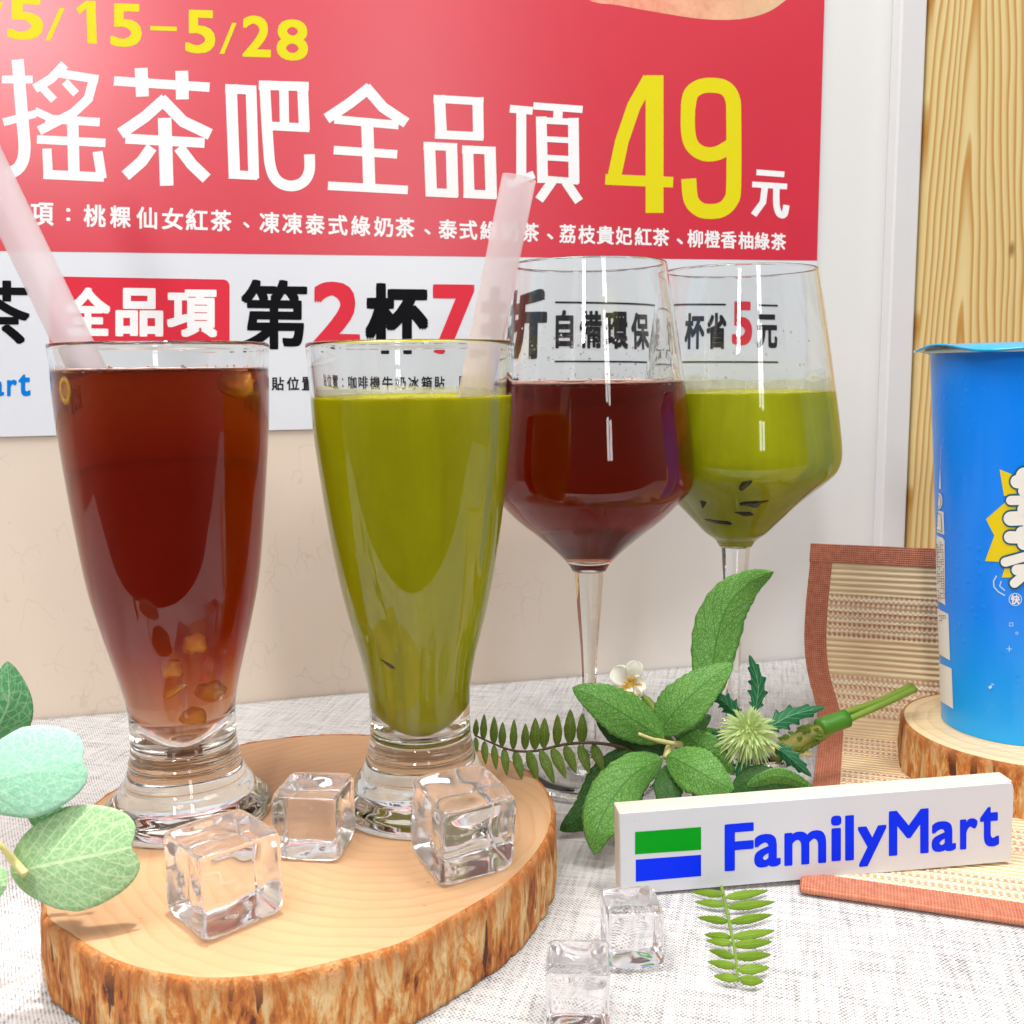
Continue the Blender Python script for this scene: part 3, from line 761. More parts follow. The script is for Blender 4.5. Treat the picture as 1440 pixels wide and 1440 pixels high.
slice_('wood_slice', 'large round wood slice with bark edge carrying the two tall glasses', ring0, ctr, ZB, 3.0,
       ring_mat('slice_rings', srgb(174, 134, 98), srgb(196, 160, 122), 0.03, 0.01), bark_mat('slice_bark'), 0.15)

# ================================================================== glasses
def prof_px(base, rows):
    """rows of (picture y of the axis, half width in picture points) -> (radius, height) on the axis above base"""
    out = []
    for y, w in rows:
        lo, hi = -2.0, 40.0
        for _ in range(40):
            mid = (lo+hi)/2
            if proj((base.x, base.y, mid))[1] > y: lo = mid
            else: hi = mid
        p = Vector((base.x, base.y, lo)); D = depth(p)
        k = math.sqrt(1+((proj(p)[0]-720)/F)**2)
        out.append((w*D/F/k, lo))
    return out
def smooth_prof(pts, n=4):
    return [(p.x, p.y) for p in spline([(a, b, 0) for a, b in pts], n)]
def interp(prof, z):
    for (r0, z0), (r1, z1) in zip(prof, prof[1:]):
        if min(z0, z1) <= z <= max(z0, z1) and z0 != z1: return r0+(r1-r0)*(z-z0)/(z1-z0)
    return prof[-1][0] if z > prof[-1][1] else prof[0][0]

def liquid(base, prof, zl, dmat):
    """fills the cavity PROF up to zl; the meniscus climbs the glass"""
    rl = interp(prof, zl); z0 = prof[0][1]
    side = [(0.0, z0)]+[q for q in prof[1:] if q[1] < zl-0.05]+[(rl, zl)]
    top = [(rl-0.03, zl-0.045), (rl-0.08, zl-0.075), (rl-0.18, zl-0.095), (rl-0.4, zl-0.10), (rl*0.4, zl-0.10), (0.0, zl-0.10)]
    v, f = lathe(side+top, base, 128)
    d = mk('drink', v, f, dmat, origin=(base.x, base.y, z0))
    if isinstance(dmat, list):
        nside = (len(side)-1)*128
        for k, p in enumerate(d.data.polygons): p.material_index = 1 if k >= nside else 0
    return d

def pilsner(base, outer_px, foot_px, tip_y, cav_px, level_y, label, dlabel, dmat, group):
    """a tall footed glass (bowl, foot) and the drink standing in it"""
    rt = root('tall_glass', label, 'glass', base, group)
    outer = smooth_prof(prof_px(base, list(reversed(outer_px))))            # bottom to top
    ztop = outer[-1][1]; zneck = outer[0][1]
    ztip = prof_px(base, [(tip_y, 1)])[0][1]
    cav = prof_px(base, cav_px)                                            # bottom to top
    inner = [(0.0, ztip)] + cav
    zc = cav[-1][1]
    for r, z in outer:
        if z > zc+0.5: inner.append((r-0.20-0.10*max(0, (9-z)/6), z))
    inner = [(max(r, 0), z) for r, z in inner]
    isp = smooth_prof(inner, 3)
    isp = [(max(0.0, r), z) for r, z in isp]; isp[0] = (0.0, ztip)
    rt_r, rt_z = outer[-1]
    bowl = [(0.0, zneck-0.0)]+[(r, z) for r, z in outer[:-1]]
    bowl += [(rt_r, rt_z-0.08), (rt_r-0.03, rt_z), (rt_r-0.12, rt_z+0.03), (isp[-1][0]+0.02, rt_z), (isp[-1][0], rt_z-0.1)]
    zl = prof_px(base, [(level_y, 1)])[0][1]; rl = interp(isp, zl)
    bowl += list(reversed([q for q in isp if zl+0.02 < q[1] < rt_z-0.15]))+[(rl, zl)]
    v, f = lathe(bowl, base, 128); mk('bowl', v, f, MAT['glass'], rt)
    ft = prof_px(base, foot_px)                                            # top to bottom
    ft = smooth_prof(ft, 3)
    top = ft[0]; bot = ft[-1]
    fp = [(0.0, base.z+0.25), (0.6*bot[0], base.z+0.16), (0.86*bot[0], base.z+0.02), (0.93*bot[0], base.z+0.005), (bot[0]*0.985, base.z+0.03)]
    fp += list(reversed(ft))
    fp += [(top[0]-0.06, top[1]+0.05), (0.0, top[1]+0.05)]
    v, f = lathe(fp, base, 128); mk('foot', v, f, MAT['glass'], rt, fix=True)
    d = liquid(base, isp, zl, dmat); tag(d, dlabel, 'drink')
    return rt, d, isp, zl
bL = onz(265, 1142, ZB+0.005); bL.z = ZB+0.005
bR = onz(594, 1131, ZB+0.005); bR.z = ZB+0.005
gl = 'tall footed glasses on the wood slice'
outL = [(484,157),(520,154),(560,152.5),(600,149.5),(673,141.5),(740,133),(817,121.5),(879,106),(949,86),(985,77.5),(1005,75.5),(1042,75)]
ftL = [(1043,75.5),(1056,77),(1061,79.5),(1066,79),(1080,84),(1090,88),(1096,93),(1108,100),(1114,107),(1120,112),(1124,117.5),(1129,119.5),(1135,120),(1141,118)]
cavL = [(1041,13),(1034,26),(1022,41),(1006,56),(990,66),(970,74)]
_, dL, inL, zlL = pilsner(bL, outL, ftL, 1044, cavL, 520, 'tall footed glass of red tea, left of the two tall glasses', 'dark red fruit tea filling the left tall glass almost to the rim', MAT['tea'], gl)
outR = [(482,146.5),(520,144),(555,141.5),(600,139),(650,133.5),(757,118.5),(843,101.5),(918,81.5),(950,74.5),(971,71.5),(1000,70.5),(1030,70.5)]
ftR = [(1031,71),(1044,72.5),(1049,75),(1054,74.5),(1068,80),(1078,84),(1084,89),(1096,96),(1102,102),(1108,107),(1112,112),(1117,114),(1123,115),(1130,113)]
cavR = [(1024,12),(1017,24),(1004,38),(988,51),(972,60),(954,66)]
_, dR, inR, zlR = pilsner(bR, outR, ftR, 1027, cavR, 556, 'tall footed glass of green milk tea beside the red tea glass', 'opaque green milk tea in the front tall glass with a straw', MAT['green'], gl)

def wine(base, outer_px, level_y, stem_px, foot_r, label, dlabel, dmat, thick=0.11):
    rt = root('wine_glass', label, 'wine glass', base, 'stemmed wine glasses behind the tall glasses')
    outer = smooth_prof(prof_px(base, list(reversed(outer_px))), 5)
    z0 = outer[0][1]; ztop = outer[-1][1]
    inner = []
    zi = z0+0.55
    for r, z in outer:
        if z > zi+0.25: inner.append((max(0.0, r-thick-0.16*max(0, 1-(z-z0)/3.0)), z))
    inner = [(0.0, zi), (inner[0][0]*0.6, zi+0.10)]+inner
    rr = outer[-1][0]
    bowl = [(0.0, z0)]+outer[:-1]+[(rr, ztop-0.05), (rr-0.03, ztop), (rr-0.08, ztop), (inner[-1][0], ztop-0.05)]
    zl = prof_px(base, [(level_y, 1)])[0][1]; rl = interp(inner, zl)
    bowl += list(reversed([q for q in inner if zl+0.02 < q[1] < ztop-0.1]))+[(rl, zl)]
    v, f = lathe(bowl, base, 128); mk('bowl', v, f, MAT['glass'], rt)
    st = prof_px(base, stem_px)
    # faceted stem
    n = 10; vs = []; fs = []
    st = st+[(st[-1][0]*1.25, 1.0), (st[-1][0]*2.2, 0.45), (st[-1][0]*3.2, 0.32)]
    for r, z in st:
        for i in range(n):
            a = 2*math.pi*i/n+0.2; vs.append((base.x+r*math.cos(a), base.y+r*math.sin(a), z))
    for k in range(len(st)-1):
        for i in range(n):
            j = (i+1) % n; fs.append((k*n+i, (k+1)*n+i, (k+1)*n+j, k*n+j))
    fs.append(tuple(range(n))); fs.append(tuple(range((len(st)-1)*n+n-1, (len(st)-1)*n-1, -1)))
    s_ = mk('stem', vs, fs, MAT['glass'], rt, fix=True); sharp(s_, 25)
    fp = [(0.0, 0.10), (foot_r*0.7, 0.06), (foot_r*0.95, 0.0), (foot_r, 0.06), (foot_r*0.98, 0.14), (foot_r*0.6, 0.22), (foot_r*0.25, 0.36), (0.0, 0.40)]
    v, f = lathe(fp, base, 96); mk('foot', v, f, MAT['glass'], rt, fix=True)
    d = liquid(base, inner, zl, dmat); tag(d, dlabel, 'drink')
    return rt, d, inner, zl, rl
b1 = onz(829, 1088, 0.0); b2 = onz(1029, 1050, 0.0)
w1px = [(371,109.5),(400,114),(441,120),(490,127),(533,133),(590,140.5),(640,146),(668,146),(688,141),(704,127),(729,102),(752,73),(768,54),(784,37),(795,28),(802,24)]
w2px = [(380,108.5),(410,113.5),(450,120),(500,127.5),(552,135),(600,141.5),(635,144.5),(655,141),(671,129),(706,87),(730,62),(748,44),(758,30),(768,23)]
W1 = wine(b1, w1px, 538, [(799,22),(802,21.5),(860,17),(910,12.5),(950,10.5),(1000,10),(1050,10.5)], 3.3, 'wine glass of dark red tea, behind the green tall glass', 'dark red tea half filling the nearer wine glass', MAT['tea2'])
W2 = wine(b2, w2px, 550, [(765,21.5),(768,21),(820,17),(870,12.5),(910,10.5),(960,10),(1010,10.5)], 3.3, 'wine glass of green milk tea, the one nearest the wall', 'green milk tea with dark jelly bits in the rear wine glass', MAT['green2'])

def torus_ring(c, R, r, z, n=96, m=8, jit=0.0):
    vs = []; fs = []
    for i in range(n):
        a = 2*math.pi*i/n
        rr = r*(1+jit*noise.noise(Vector((math.cos(a)*9, math.sin(a)*9, z))))
        for k in range(m):
            b = 2*math.pi*k/m
            q = R-rr+rr*math.cos(b)
            vs.append((c.x+q*math.cos(a), c.y+q*math.sin(a), z+rr*0.7*math.sin(b)))
    for i in range(n):
        for k in range(m):
            fs.append((i*m+k, ((i+1) % n)*m+k, ((i+1) % n)*m+(k+1) % m, i*m+(k+1) % m))
    return vs, fs
v, f = torus_ring(b1, W1[4]+0.01, 0.10, W1[3]+0.03, jit=0.9); mk('foam', v, f, MAT['foam'], W1[1], fix=True)
rl = interp(inL, zlL); v, f = torus_ring(bL, rl+0.01, 0.055, zlL+0.03, jit=1.2); mk('foam', v, f, MAT['foam'], dL, fix=True)

def film_mat():
    m = M('milk_film'); d = m.n('ShaderNodeBsdfDiffuse'); d.inputs[0].default_value = srgb(226, 222, 176)
    t = m.n('ShaderNodeBsdfTransparent'); x = m.n('ShaderNodeMixShader')
    n = m.noise(m.mapping(m.coord(), (60, 60, 18)), 1.0, 4, 0.6)
    s = m.n('ShaderNodeSeparateXYZ'); m.l(m.coord(), s.inputs[0])
    m.l(m.math('MULTIPLY', m.math('MULTIPLY_ADD', n, 1.2, -0.12, clamp=True), 0.75), x.inputs[0]); m.l(t.outputs[0], x.inputs[1]); m.l(d.outputs[0], x.inputs[2])
    m.l(x.outputs[0], m.out.inputs[0]); return m.m
MAT['milk_film'] = film_mat(); MAT['water'] = glass_mat('water_drop', (1, 1, 1, 1), 1.33)
def film(base, prof, z0, z1, parent):
    n = 160; vs = []; fs = []; rows = 7
    for k in range(rows):
        for i in range(n):
            a = 2*math.pi*i/n
            top = z0+(z1-z0)*(0.45+0.75*abs(noise.noise(Vector((math.cos(a)*1.1, math.sin(a)*1.1, base.x)))))
            z = z0+(top-z0)*k/(rows-1); r = interp(prof, z)-0.012
            vs.append((base.x+r*math.cos(a), base.y+r*math.sin(a), z))
    for k in range(rows-1):
        for i in range(n):
            j = (i+1) % n; fs.append((k*n+i, k*n+j, (k+1)*n+j, (k+1)*n+i))
    return mk('milk_film', vs, fs, MAT['milk_film'], parent)
film(b2, W2[2], W2[3], W2[3]+0.95, W2[1]); film(bR, inR, zlR, zlR+0.45, dR)
def beads(name, base, prof, zs, count, r0, r1, seed, mat, parent, squash=0.45):
    rnd = random.Random(seed); mb = MB()
    for k in range(count):
        a = rnd.uniform(-math.pi, 0.0) if rnd.random() < 0.75 else rnd.uniform(0, math.pi)
        z = zs[0]+(zs[1]-zs[0])*rnd.random()**1.8; R = interp(prof, z); r = r0+(r1-r0)*rnd.random()**3
        c = Vector((base.x+R*math.cos(a), base.y+R*math.sin(a), z)); d = Vector((math.cos(a), math.sin(a), 0)); t = Vector((-d.y, d.x, 0))
        n0 = 8; vs = [c-d*(r*squash)]; fs = []
        for q in range(1, 4):
            ph = math.pi*q/4
            for i in range(n0):
                b = 2*math.pi*i/n0
                vs.append(c-d*(r*squash*math.cos(ph))+t*(r*math.sin(ph)*math.cos(b))+Vector((0, 0, r*1.15*math.sin(ph)*math.sin(b))))
        vs.append(c+d*(r*squash*0.4))
        for i in range(n0):
            j = (i+1) % n0; fs.append((0, 1+i, 1+j))
            for q in range(2): fs.append((1+q*n0+i, 1+(q+1)*n0+i, 1+(q+1)*n0+j, 1+q*n0+j))
            fs.append((1+2*n0+i, len(vs)-1, 1+2*n0+j))
        mb.add(vs, fs)
    o = mb.build(name, mat, parent, fix=True); o['kind'] = 'stuff'; return o
beads('condensation', b1, W1[2], (W1[3]+0.15, W1[3]+2.4), 260, 0.018, 0.06, 5, MAT['water'], W1[0])
beads('condensation', b2, W2[2], (W2[3]+0.6, W2[3]+3.0), 60, 0.02, 0.07, 6, MAT['water'], W2[0])
beads('bubbles', bL, inL, (zlL-0.02, zlL+0.10), 70, 0.03, 0.085, 7, MAT['water'], dL, 0.9)
beads('bubbles', bR, inR, (zlR-0.02, zlR+0.08), 50, 0.03, 0.075, 8, MAT['water'], dR, 0.9)
beads('bubbles', b1, W1[2], (W1[3]-0.02, W1[3]+0.12), 140, 0.03, 0.08, 9, MAT['water'], W1[1], 0.9)

# fruit pieces in the red tea, against the front wall of the glass
def blob(c, ax, seed, sub=3):
    bm = bmesh.new(); bmesh.ops.create_icosphere(bm, subdivisions=sub, radius=1.0)
    for vt in bm.verts:
        k = 1+0.42*noise.noise(vt.co*1.5+Vector((seed, 0, 0)))
        vt.co = Vector((vt.co.x*ax[0], vt.co.y*ax[1], vt.co.z*ax[2]))*k
    bm.transform(Matrix.Translation(c)); me = bpy.data.meshes.new('blob'); bm.to_mesh(me); bm.free(); return me
def front_of(base, prof, px, py, inset):
    """a place just inside the glass wall, on the camera's side, seen at px, py"""
    d = ray(px, py); Y = base.y
    p = CAM+d*(Y/d.y)
    for _ in range(12):
        r = interp(prof, p.z)-inset
        dx = p.x-base.x; dx = max(-r*0.97, min(r*0.97, dx))
        Y = base.y-math.sqrt(max(1e-6, r*r-dx*dx)); p = CAM+d*(Y/d.y)
    return p
labels = ['orange fruit piece under the tea surface high at the right of the tall glass', 'orange fruit piece drifting above the others in the red tea',
 'round yellowish fruit piece at the middle of the red tea pile', 'thin slanted fruit strip low in the red tea', 'largest orange fruit piece low in the red tea', 'fruit piece lying in the pointed bottom of the red tea']
for k, (px, py, ax) in enumerate(((330, 541, (0.75, 0.3, 0.42)), (272, 902, (0.42, 0.28, 0.36)), (243, 938, (0.36, 0.25, 0.36)), (246, 968, (0.5, 0.15, 0.14)), (292, 968, (0.55, 0.3, 0.36)), (270, 1004, (0.42, 0.3, 0.36)))):
    p = front_of(bL, inL, px, py, ax[1]+0.12)
    if k == 3: me = blob(Vector((0, 0, 0)), ax, k); me.transform(Matrix.Rotation(R_(-33), 4, 'Y')); me.transform(Matrix.Translation(p))
    else: me = blob(p, ax, k*3.1)
    o = link('fruit_piece', me, MAT['peach'], None, p); tag(o, labels[k], 'fruit piece', 'fruit pieces in the red tea')
# a small round citrus slice at the left
p = front_of(bL, inL, 99, 549, 0.12)
d0 = (p-bL); d0.z = 0; d0.normalize()
slr = root('fruit_slice', 'small yellow fruit ring near the top left of the red tea', 'fruit slice', p)
tz = Vector((0, 0, 1)); tx = d0.cross(tz).normalized()
mb = MB()
n = 32
def ringpts(R, r):
    vs = []; fs = []
    for i in range(n):
        a = 2*math.pi*i/n
        c = tx*(math.cos(a))+tz*(math.sin(a)*1.35)
        for k in range(8):
            b = 2*math.pi*k/8; vs.append(p+c*(R+r*math.cos(b))+d0*(r*math.sin(b)))
    for i in range(n):
        for k in range(8): fs.append((i*8+k, ((i+1) % n)*8+k, ((i+1) % n)*8+(k+1) % 8, i*8+(k+1) % 8))
    return vs, fs
v, f = ringpts(0.27, 0.075); mk('rind', v, f, plain('yellow_rind', srgb(236, 184, 20), 0.4), slr, fix=True)
me = blob(p-d0*0.06, (0.25, 0.05, 0.33), 2.2); me.transform(Matrix.Translation(-p)); me.transform(Matrix.Rotation(math.atan2(d0.y, d0.x)+math.pi/2, 4, 'Z')); me.transform(Matrix.Translation(p))
link('pulp', me, plain('pulp', srgb(214, 140, 70), 0.4), slr)

# dark jelly bits showing at the surface of the milk teas
jl = ['dark jelly sliver high in the green wine glass, above the other bits', 'dark jelly bit at the right of the green wine glass', 'thin dark jelly mark at the left of the green wine glass', 'dark jelly bit just left of centre low in the green wine glass',
      'long flat dark jelly bit lowest in the green wine glass', 'single dark jelly sliver low in the green tall glass']
for k, (px, py, ax, rot) in enumerate(((1050, 677, (0.30, 0.10, 0.12), -55), (1060, 704, (0.40, 0.10, 0.20), -8), (989, 703, (0.10, 0.08, 0.22), 0), (1046, 719, (0.30, 0.10, 0.13), 12), (1010, 731, (0.46, 0.10, 0.12), 8), (545, 929, (0.36, 0.06, 0.08), 35))):
    base, prof = (b2, W2[2]) if k < 5 else (bR, inR)
    p = front_of(base, prof, px, py, 0.04); ax = tuple(q*(1.45 if k < 5 else 1.0) if i != 1 else q for i, q in enumerate(ax))
    me = blob(Vector((0, 0, 0)), ax, k*2.3); me.transform(Matrix.Rotation(R_(rot), 4, 'Y'))
    dd = p-base; me.transform(Matrix.Rotation(math.atan2(dd.y, dd.x)+math.pi/2, 4, 'Z')); me.transform(Matrix.Translation(p))
    o = link('jelly_piece', me, MAT['jelly'], None, p); tag(o, jl[k], 'jelly piece', 'dark jelly bits in the green milk teas')

# straws
def straw(p0, p1, r, label):
    P = [Vector(p0).lerp(Vector(p1), k/24) for k in range(25)]
    vs, fs = tube(P, r, 40, False)
    n = len(vs); v2, f2 = tube(P, r-0.045, 40, False)
    vs += v2; fs += [tuple(reversed([i+n for i in q])) for q in f2]
    m = 40; e = (len(P)-1)*m
    for k in range(m):
        j = (k+1) % m
        fs.append((k, n+k, n+j, j)); fs.append((e+k, e+j, n+e+j, n+e+k))
    o = mk('straw', vs, fs, MAT['straw'], origin=Vector(p1), fix=True); sharp(o, 60); return tag(o, label, 'straw', 'frosted drinking straws')
straw(ony(-178, -100, bL.y-0.2), ony(129, 536, bL.y-0.2), 0.66, 'frosted white straw leaning left out of the red tea')
straw(ony(730, 250, bR.y), ony(640, 690, bR.y), 0.605, 'frosted pinkish straw standing in the green milk tea')

# ================================================================== ice cubes
def ice(cx, cyy, z, size, rotz, seed, label, tilt=0.0, tall=1.0):
    bm = bmesh.new(); bmesh.ops.create_cube(bm, size=2.0)
    bmesh.ops.subdivide_edges(bm, edges=bm.edges[:], cuts=13, use_grid_fill=True)
    rnd = random.Random(seed)
    con = {(a, s): rnd.uniform(0.05, 0.17) for a in range(3) for s in (-1, 1)}
    for vt in bm.verts:
        p = vt.co.copy(); q = p.copy()
        nn = 9.0
        k = (abs(p.x)**nn+abs(p.y)**nn+abs(p.z)**nn)**(1/nn)
        q = p/k*1.02
        for a in range(3):
            if abs(abs(p[a])-1) < 1e-4:
                o1, o2 = p[(a+1) % 3], p[(a+2) % 3]
                w = (1-o1*o1)**1.0*(1-o2*o2)**1.0
                s = 1 if p[a] > 0 else -1
                c = con[(a, s)]*1.25
                if a == 2 and s < 0: c = 0.03
                q[a] -= s*(c*w**0.7+0.05*w*noise.noise(Vector((o1*1.5+seed, o2*1.5, a*3.0+s))))
        q += 0.025*Vector((noise.noise(p*1.3+Vector((seed, 0, 0))), noise.noise(p*1.3+Vector((0, seed, 0))), noise.noise(p*1.3+Vector((0, 0, seed)))))
        vt.co = q
    bm.transform(Matrix.Diagonal((size/2, size/2, size/2*tall, 1)))
    bm.transform(Matrix.Rotation(tilt, 4, 'X'))
    bm.transform(Matrix.Rotation(rotz, 4, 'Z'))
    zmin = min(vt.co.z for vt in bm.verts)
    bm.transform(Matrix.Translation((cx, cyy, z-zmin+0.004)))
    me = bpy.data.meshes.new('ice_cube'); bm.to_mesh(me); bm.free()
    o = link('ice_cube', me, MAT['ice'], None, (cx, cyy, z))
    return tag(o, label, 'ice cube', 'clear acrylic ice cubes')
def cube_corner(px, py, z, size, rot):
    """centre of a cube whose near vertical edge stands at px, py"""
    p = onz(px, py, z); d = Vector((-p.x, -p.y)).normalized(); c = p.xy-d*size/math.sqrt(2); return c
c = cube_corner(315, 1330, ZB, 2.68, 0); ice(c.x+0.1, c.y, ZB, 2.68, R_(43), 1, 'clear ice cube on the wood slice nearest the bark, edge towards the viewer')
p = onz(436, 1213, ZB); ice(p.x-0.02, p.y+1.15, ZB, 2.35, R_(-8), 2, 'clear ice cube between the two tall glasses on the slice', 0.0, 0.98)
c = cube_corner(660, 1252, ZB, 2.75, 0); ice(c.x-0.18, c.y-0.25, ZB, 2.72, R_(28), 3, 'clear ice cube in front of the green tall glass on the slice', R_(7))
p = onz(892, 1364, 0); ice(p.x, p.y+0.85, 0, 1.85, R_(4), 4, 'smaller clear ice cube on the cloth touching the white sign', 0.0, 1.05)
p = onz(815, 1464, 0); ice(p.x, p.y+0.9, 0, 1.9, R_(-3), 5, 'clear ice cube on the cloth at the lower edge of the photo', 0.0, 1.08)

# ================================================================== placemat
A = onz(1125, 1258, 0.0); vd = Vector((0.325, 0.946, 0)).normalized(); ud = Vector((vd.y, -vd.x, 0))
path = []                                                       # (v along, z, sideways shift, uv length)
for k in range(17): path.append((k*1.0, 0.20, 0))
arc = [(16.9, 0.24, 0), (17.8, 0.42, -0.05), (18.6, 0.80, -0.2), (19.3, 1.4, -0.45), (19.8, 2.2, -0.75), (20.1, 3.1, -0.95), (20.25, 4.2, -1.05), (20.3, 5.4, -1.05), (20.35, 6.6, -1.0), (20.45, 7.8, -0.92), (20.6, 9.0, -0.85), (20.7, 9.4, -0.85)]
path = [Vector((a, b, c)) for a, b, c in path+arc]
pth = spline(path, 4)
L = [0.0]
for a, b in zip(pth, pth[1:]): L.append(L[-1]+math.hypot(b.x-a.x, b.y-a.y))
LT = L[-1]
def mat_pt(u, k, off=0.0):
    p = pth[k]; a = pth[max(0, k-1)]; b = pth[min(len(pth)-1, k+1)]
    t = Vector((b.x-a.x, b.y-a.y)).normalized(); nn = Vector((-t.y, t.x))
    return A+ud*(u+p.z)+vd*(p.x+nn.x*off)+Vector((0, 0, p.y+nn.y*off))
mt = root('placemat', 'woven straw placemat with brown webbing border, its far end curled up', 'placemat', A)
def mat_sheet(name, u0, u1, k0, k1, th0, th1, mat, nu=2, k_uv=1.0):
    vs = []; fs = []; uv = []
    us = [u0+(u1-u0)*i/nu for i in range(nu+1)]
    ks = list(range(k0, k1+1))
    for side in (th1, th0):
        for k in ks:
            for u in us:
                bulge = 0.0
                vs.append(mat_pt(u, k, side)); uv.append((u, L[k]))
    w = nu+1; h = len(ks); N = w*h
    for j in range(h-1):
        for i in range(nu):
            q = j*w+i
            fs.append((q, q+1, q+w+1, q+w)); fs.append((N+q, N+q+w, N+q+w+1, N+q+1))
    for j in range(h-1):
        q = j*w; fs.append((q, q+w, N+q+w, N+q)); q = j*w+nu; fs.append((q, N+q, N+q+w, q+w))
    for i in range(nu):
        q = i; fs.append((q, N+q, N+q+1, q+1)); q = (h-1)*w+i; fs.append((q, q+1, N+q+1, N+q))
    o = mk(name, vs, fs, mat, mt, uvs=uv, fix=True); sharp(o, 50); return o
K = len(pth)-1
WMAT = 30
mat_sheet('weave', 0.9, WMAT-0.9, 2, K, -0.13, 0.02, MAT['weave'], 12)
b = mat_sheet('border', 0.0, 1.15, 2, K, -0.17, 0.07, MAT['border'], 2)
b = mat_sheet('border', WMAT-1.15, WMAT, 2, K, -0.17, 0.07, MAT['border'], 2)
kn = next(i for i, l in enumerate(L) if l > 1.0)
b = mat_sheet('border', -0.03, WMAT+0.03, 0, kn, -0.19, 0.12, MAT['border'], 12); bevel(b, 0.12, 3)
kt = next(i for i, l in enumerate(L) if l > LT-1.05)
b = mat_sheet('border', -0.05, WMAT+0.05, kt, K, -0.19, 0.10, MAT['border'], 12)

# ================================================================== small slice and blue cup
ZS = 2.5
cupb = onz(1424, 1017, ZS); cc_ = Vector((cupb.x+0.35, cupb.y-0.35, ZS))
ring1 = []
for i in range(120):
    a = 2*math.pi*i/120; r = 5.15+0.18*noise.noise(Vector((math.cos(a)*1.3, math.sin(a)*1.3, 4)))
    ring1.append(cc_+Vector((r*math.cos(a), r*math.sin(a), 0)))
slice_('wood_slice', 'small round wood slice under the blue paper cup', ring1, cc_, ZS, 9.0,
       ring_mat('small_slice_rings', srgb(232, 204, 158), srgb(238, 214, 172), 0.0, 0.0, 0.8), bark_mat('small_slice_bark'), 0.16)
cup = root('paper_cup', 'blue paper cup with cyan sealed lid standing on the small slice', 'cup', (cupb.x, cupb.y, ZS))
R0, R1, Z0, Z1 = 3.05, 4.25, ZS+0.005, 19.5
def cr_(z): return R0+(R1-R0)*(z-Z0)/(Z1-Z0)
pr = [(0.0, Z0+0.4), (R0-0.15, Z0+0.4), (R0-0.12, Z0), (R0, Z0+0.02)]+[(cr_(Z0+(Z1-Z0)*k/20), Z0+(Z1-Z0)*k/20) for k in range(1, 21)]+[(R1-0.1, Z1), (R1-0.15, Z1-0.4), (0.0, Z1-0.5)]
v, f = lathe(pr, cupb, 128); o = mk('body', v, f, MAT['cup'], cup, fix=True); sharp(o, 40)
v, f = torus_ring(cupb, R1+0.24, 0.14, Z1+0.02); mk('rim', v, f, MAT['white_paper'], cup, fix=True)
# heat sealed film, its edge drooping and a little wavy
vs = []; fs = []; n = 128
rr = [0.0, 1.5, 3.0, 3.9, 4.3, 4.55, 4.75, 4.86]
for k, r in enumerate(rr):
    for i in range(n):
        a = 2*math.pi*i/n
        wv = 0.07*math.sin(3*a+1.0)+0.05*math.sin(7*a)
        drop = 0 if r < 4.3 else (r-4.3)*(0.35+3.2*wv)
        z = Z1+0.20-(0.0 if r > 3.9 else 0.02*(3.9-r))-drop
        q = r*(1+0.012*math.sin(5*a)*(k == 7)); vs.append((cupb.x+q*math.cos(a), cupb.y+q*math.sin(a), z))
for k in range(len(rr)-1):
    for i in range(n):
        j = (i+1) % n; fs.append((k*n+i, k*n+j, (k+1)*n+j, (k+1)*n+i))
bm = bmesh.new(); me = bpy.data.meshes.new('lid'); me.from_pydata([tuple(map(float, q)) for q in vs], [], [tuple(reversed(q)) for q in fs]); bm.from_mesh(me)
bmesh.ops.remove_doubles(bm, verts=bm.verts, dist=1e-4); bm.to_mesh(me); bm.free()
o = link('lid', me, MAT['film'], cup); s_ = o.modifiers.new('Solidify', 'SOLIDIFY'); s_.thickness = 0.10*U; s_.offset = 1
def cup_pt(px, py, off):
    """the place on the cup's side seen at px, py"""
    for tries in range(60):
        d = ray(px, py).normalized(); hit = None; t = 30.0; z = 10.0
        ok = False
        for _ in range(14):
            r = cr_(z)
            a = d.x*d.x+d.y*d.y; b = -2*(d.x*cupb.x+d.y*cupb.y); c = cupb.x**2+cupb.y**2-r*r
            disc = b*b-4*a*c
            if disc < 0: ok = False; break
            t = (-b-math.sqrt(disc))/(2*a); z = H+d.z*t; ok = True
        if ok:
            p = CAM+d*t; q = Vector((p.x-cupb.x, p.y-cupb.y, 0)).normalized()
            return p+q*off
        px += 0.6
    return cupb
def cflat(name, polys, mat, off, step=0.0015):
    bm = bmesh.new(); lay = []
    for k, P in enumerate(polys):
        tri = geometry.tessellate_polygon([[Vector((x, y, 0)) for x, y in P]])
        vv = [bm.verts.new((x, y, k)) for x, y in P]
        for t in tri:
            try: bm.faces.new([vv[i] for i in t])
            except Exception: pass
    for _ in range(5):
        ed = [e for e in bm.edges if e.calc_length() > 7]
        if not ed: break
        bmesh.ops.subdivide_edges(bm, edges=ed, cuts=1)
        bmesh.ops.triangulate(bm, faces=bm.faces)
    for vt in bm.verts: vt.co = cup_pt(vt.co.x, vt.co.y, off+step*vt.co.z)
    me = bpy.data.meshes.new(name); bm.to_mesh(me); bm.free()
    return link(name, me, mat, cup)
def circ(x, y, r, n=20, ry=None): return [(x+r*math.cos(2*math.pi*i/n), y+(ry or r)*math.sin(2*math.pi*i/n)) for i in range(n)]
def capsule(x0, y0, x1, y1, r):
    a = math.atan2(y1-y0, x1-x0); P = []
    for k in range(11): P.append((x1+r*math.cos(a-math.pi/2+math.pi*k/10), y1+r*math.sin(a-math.pi/2+math.pi*k/10)))
    for k in range(11): P.append((x0+r*math.cos(a+math.pi/2+math.pi*k/10), y0+r*math.sin(a+math.pi/2+math.pi*k/10)))
    return P
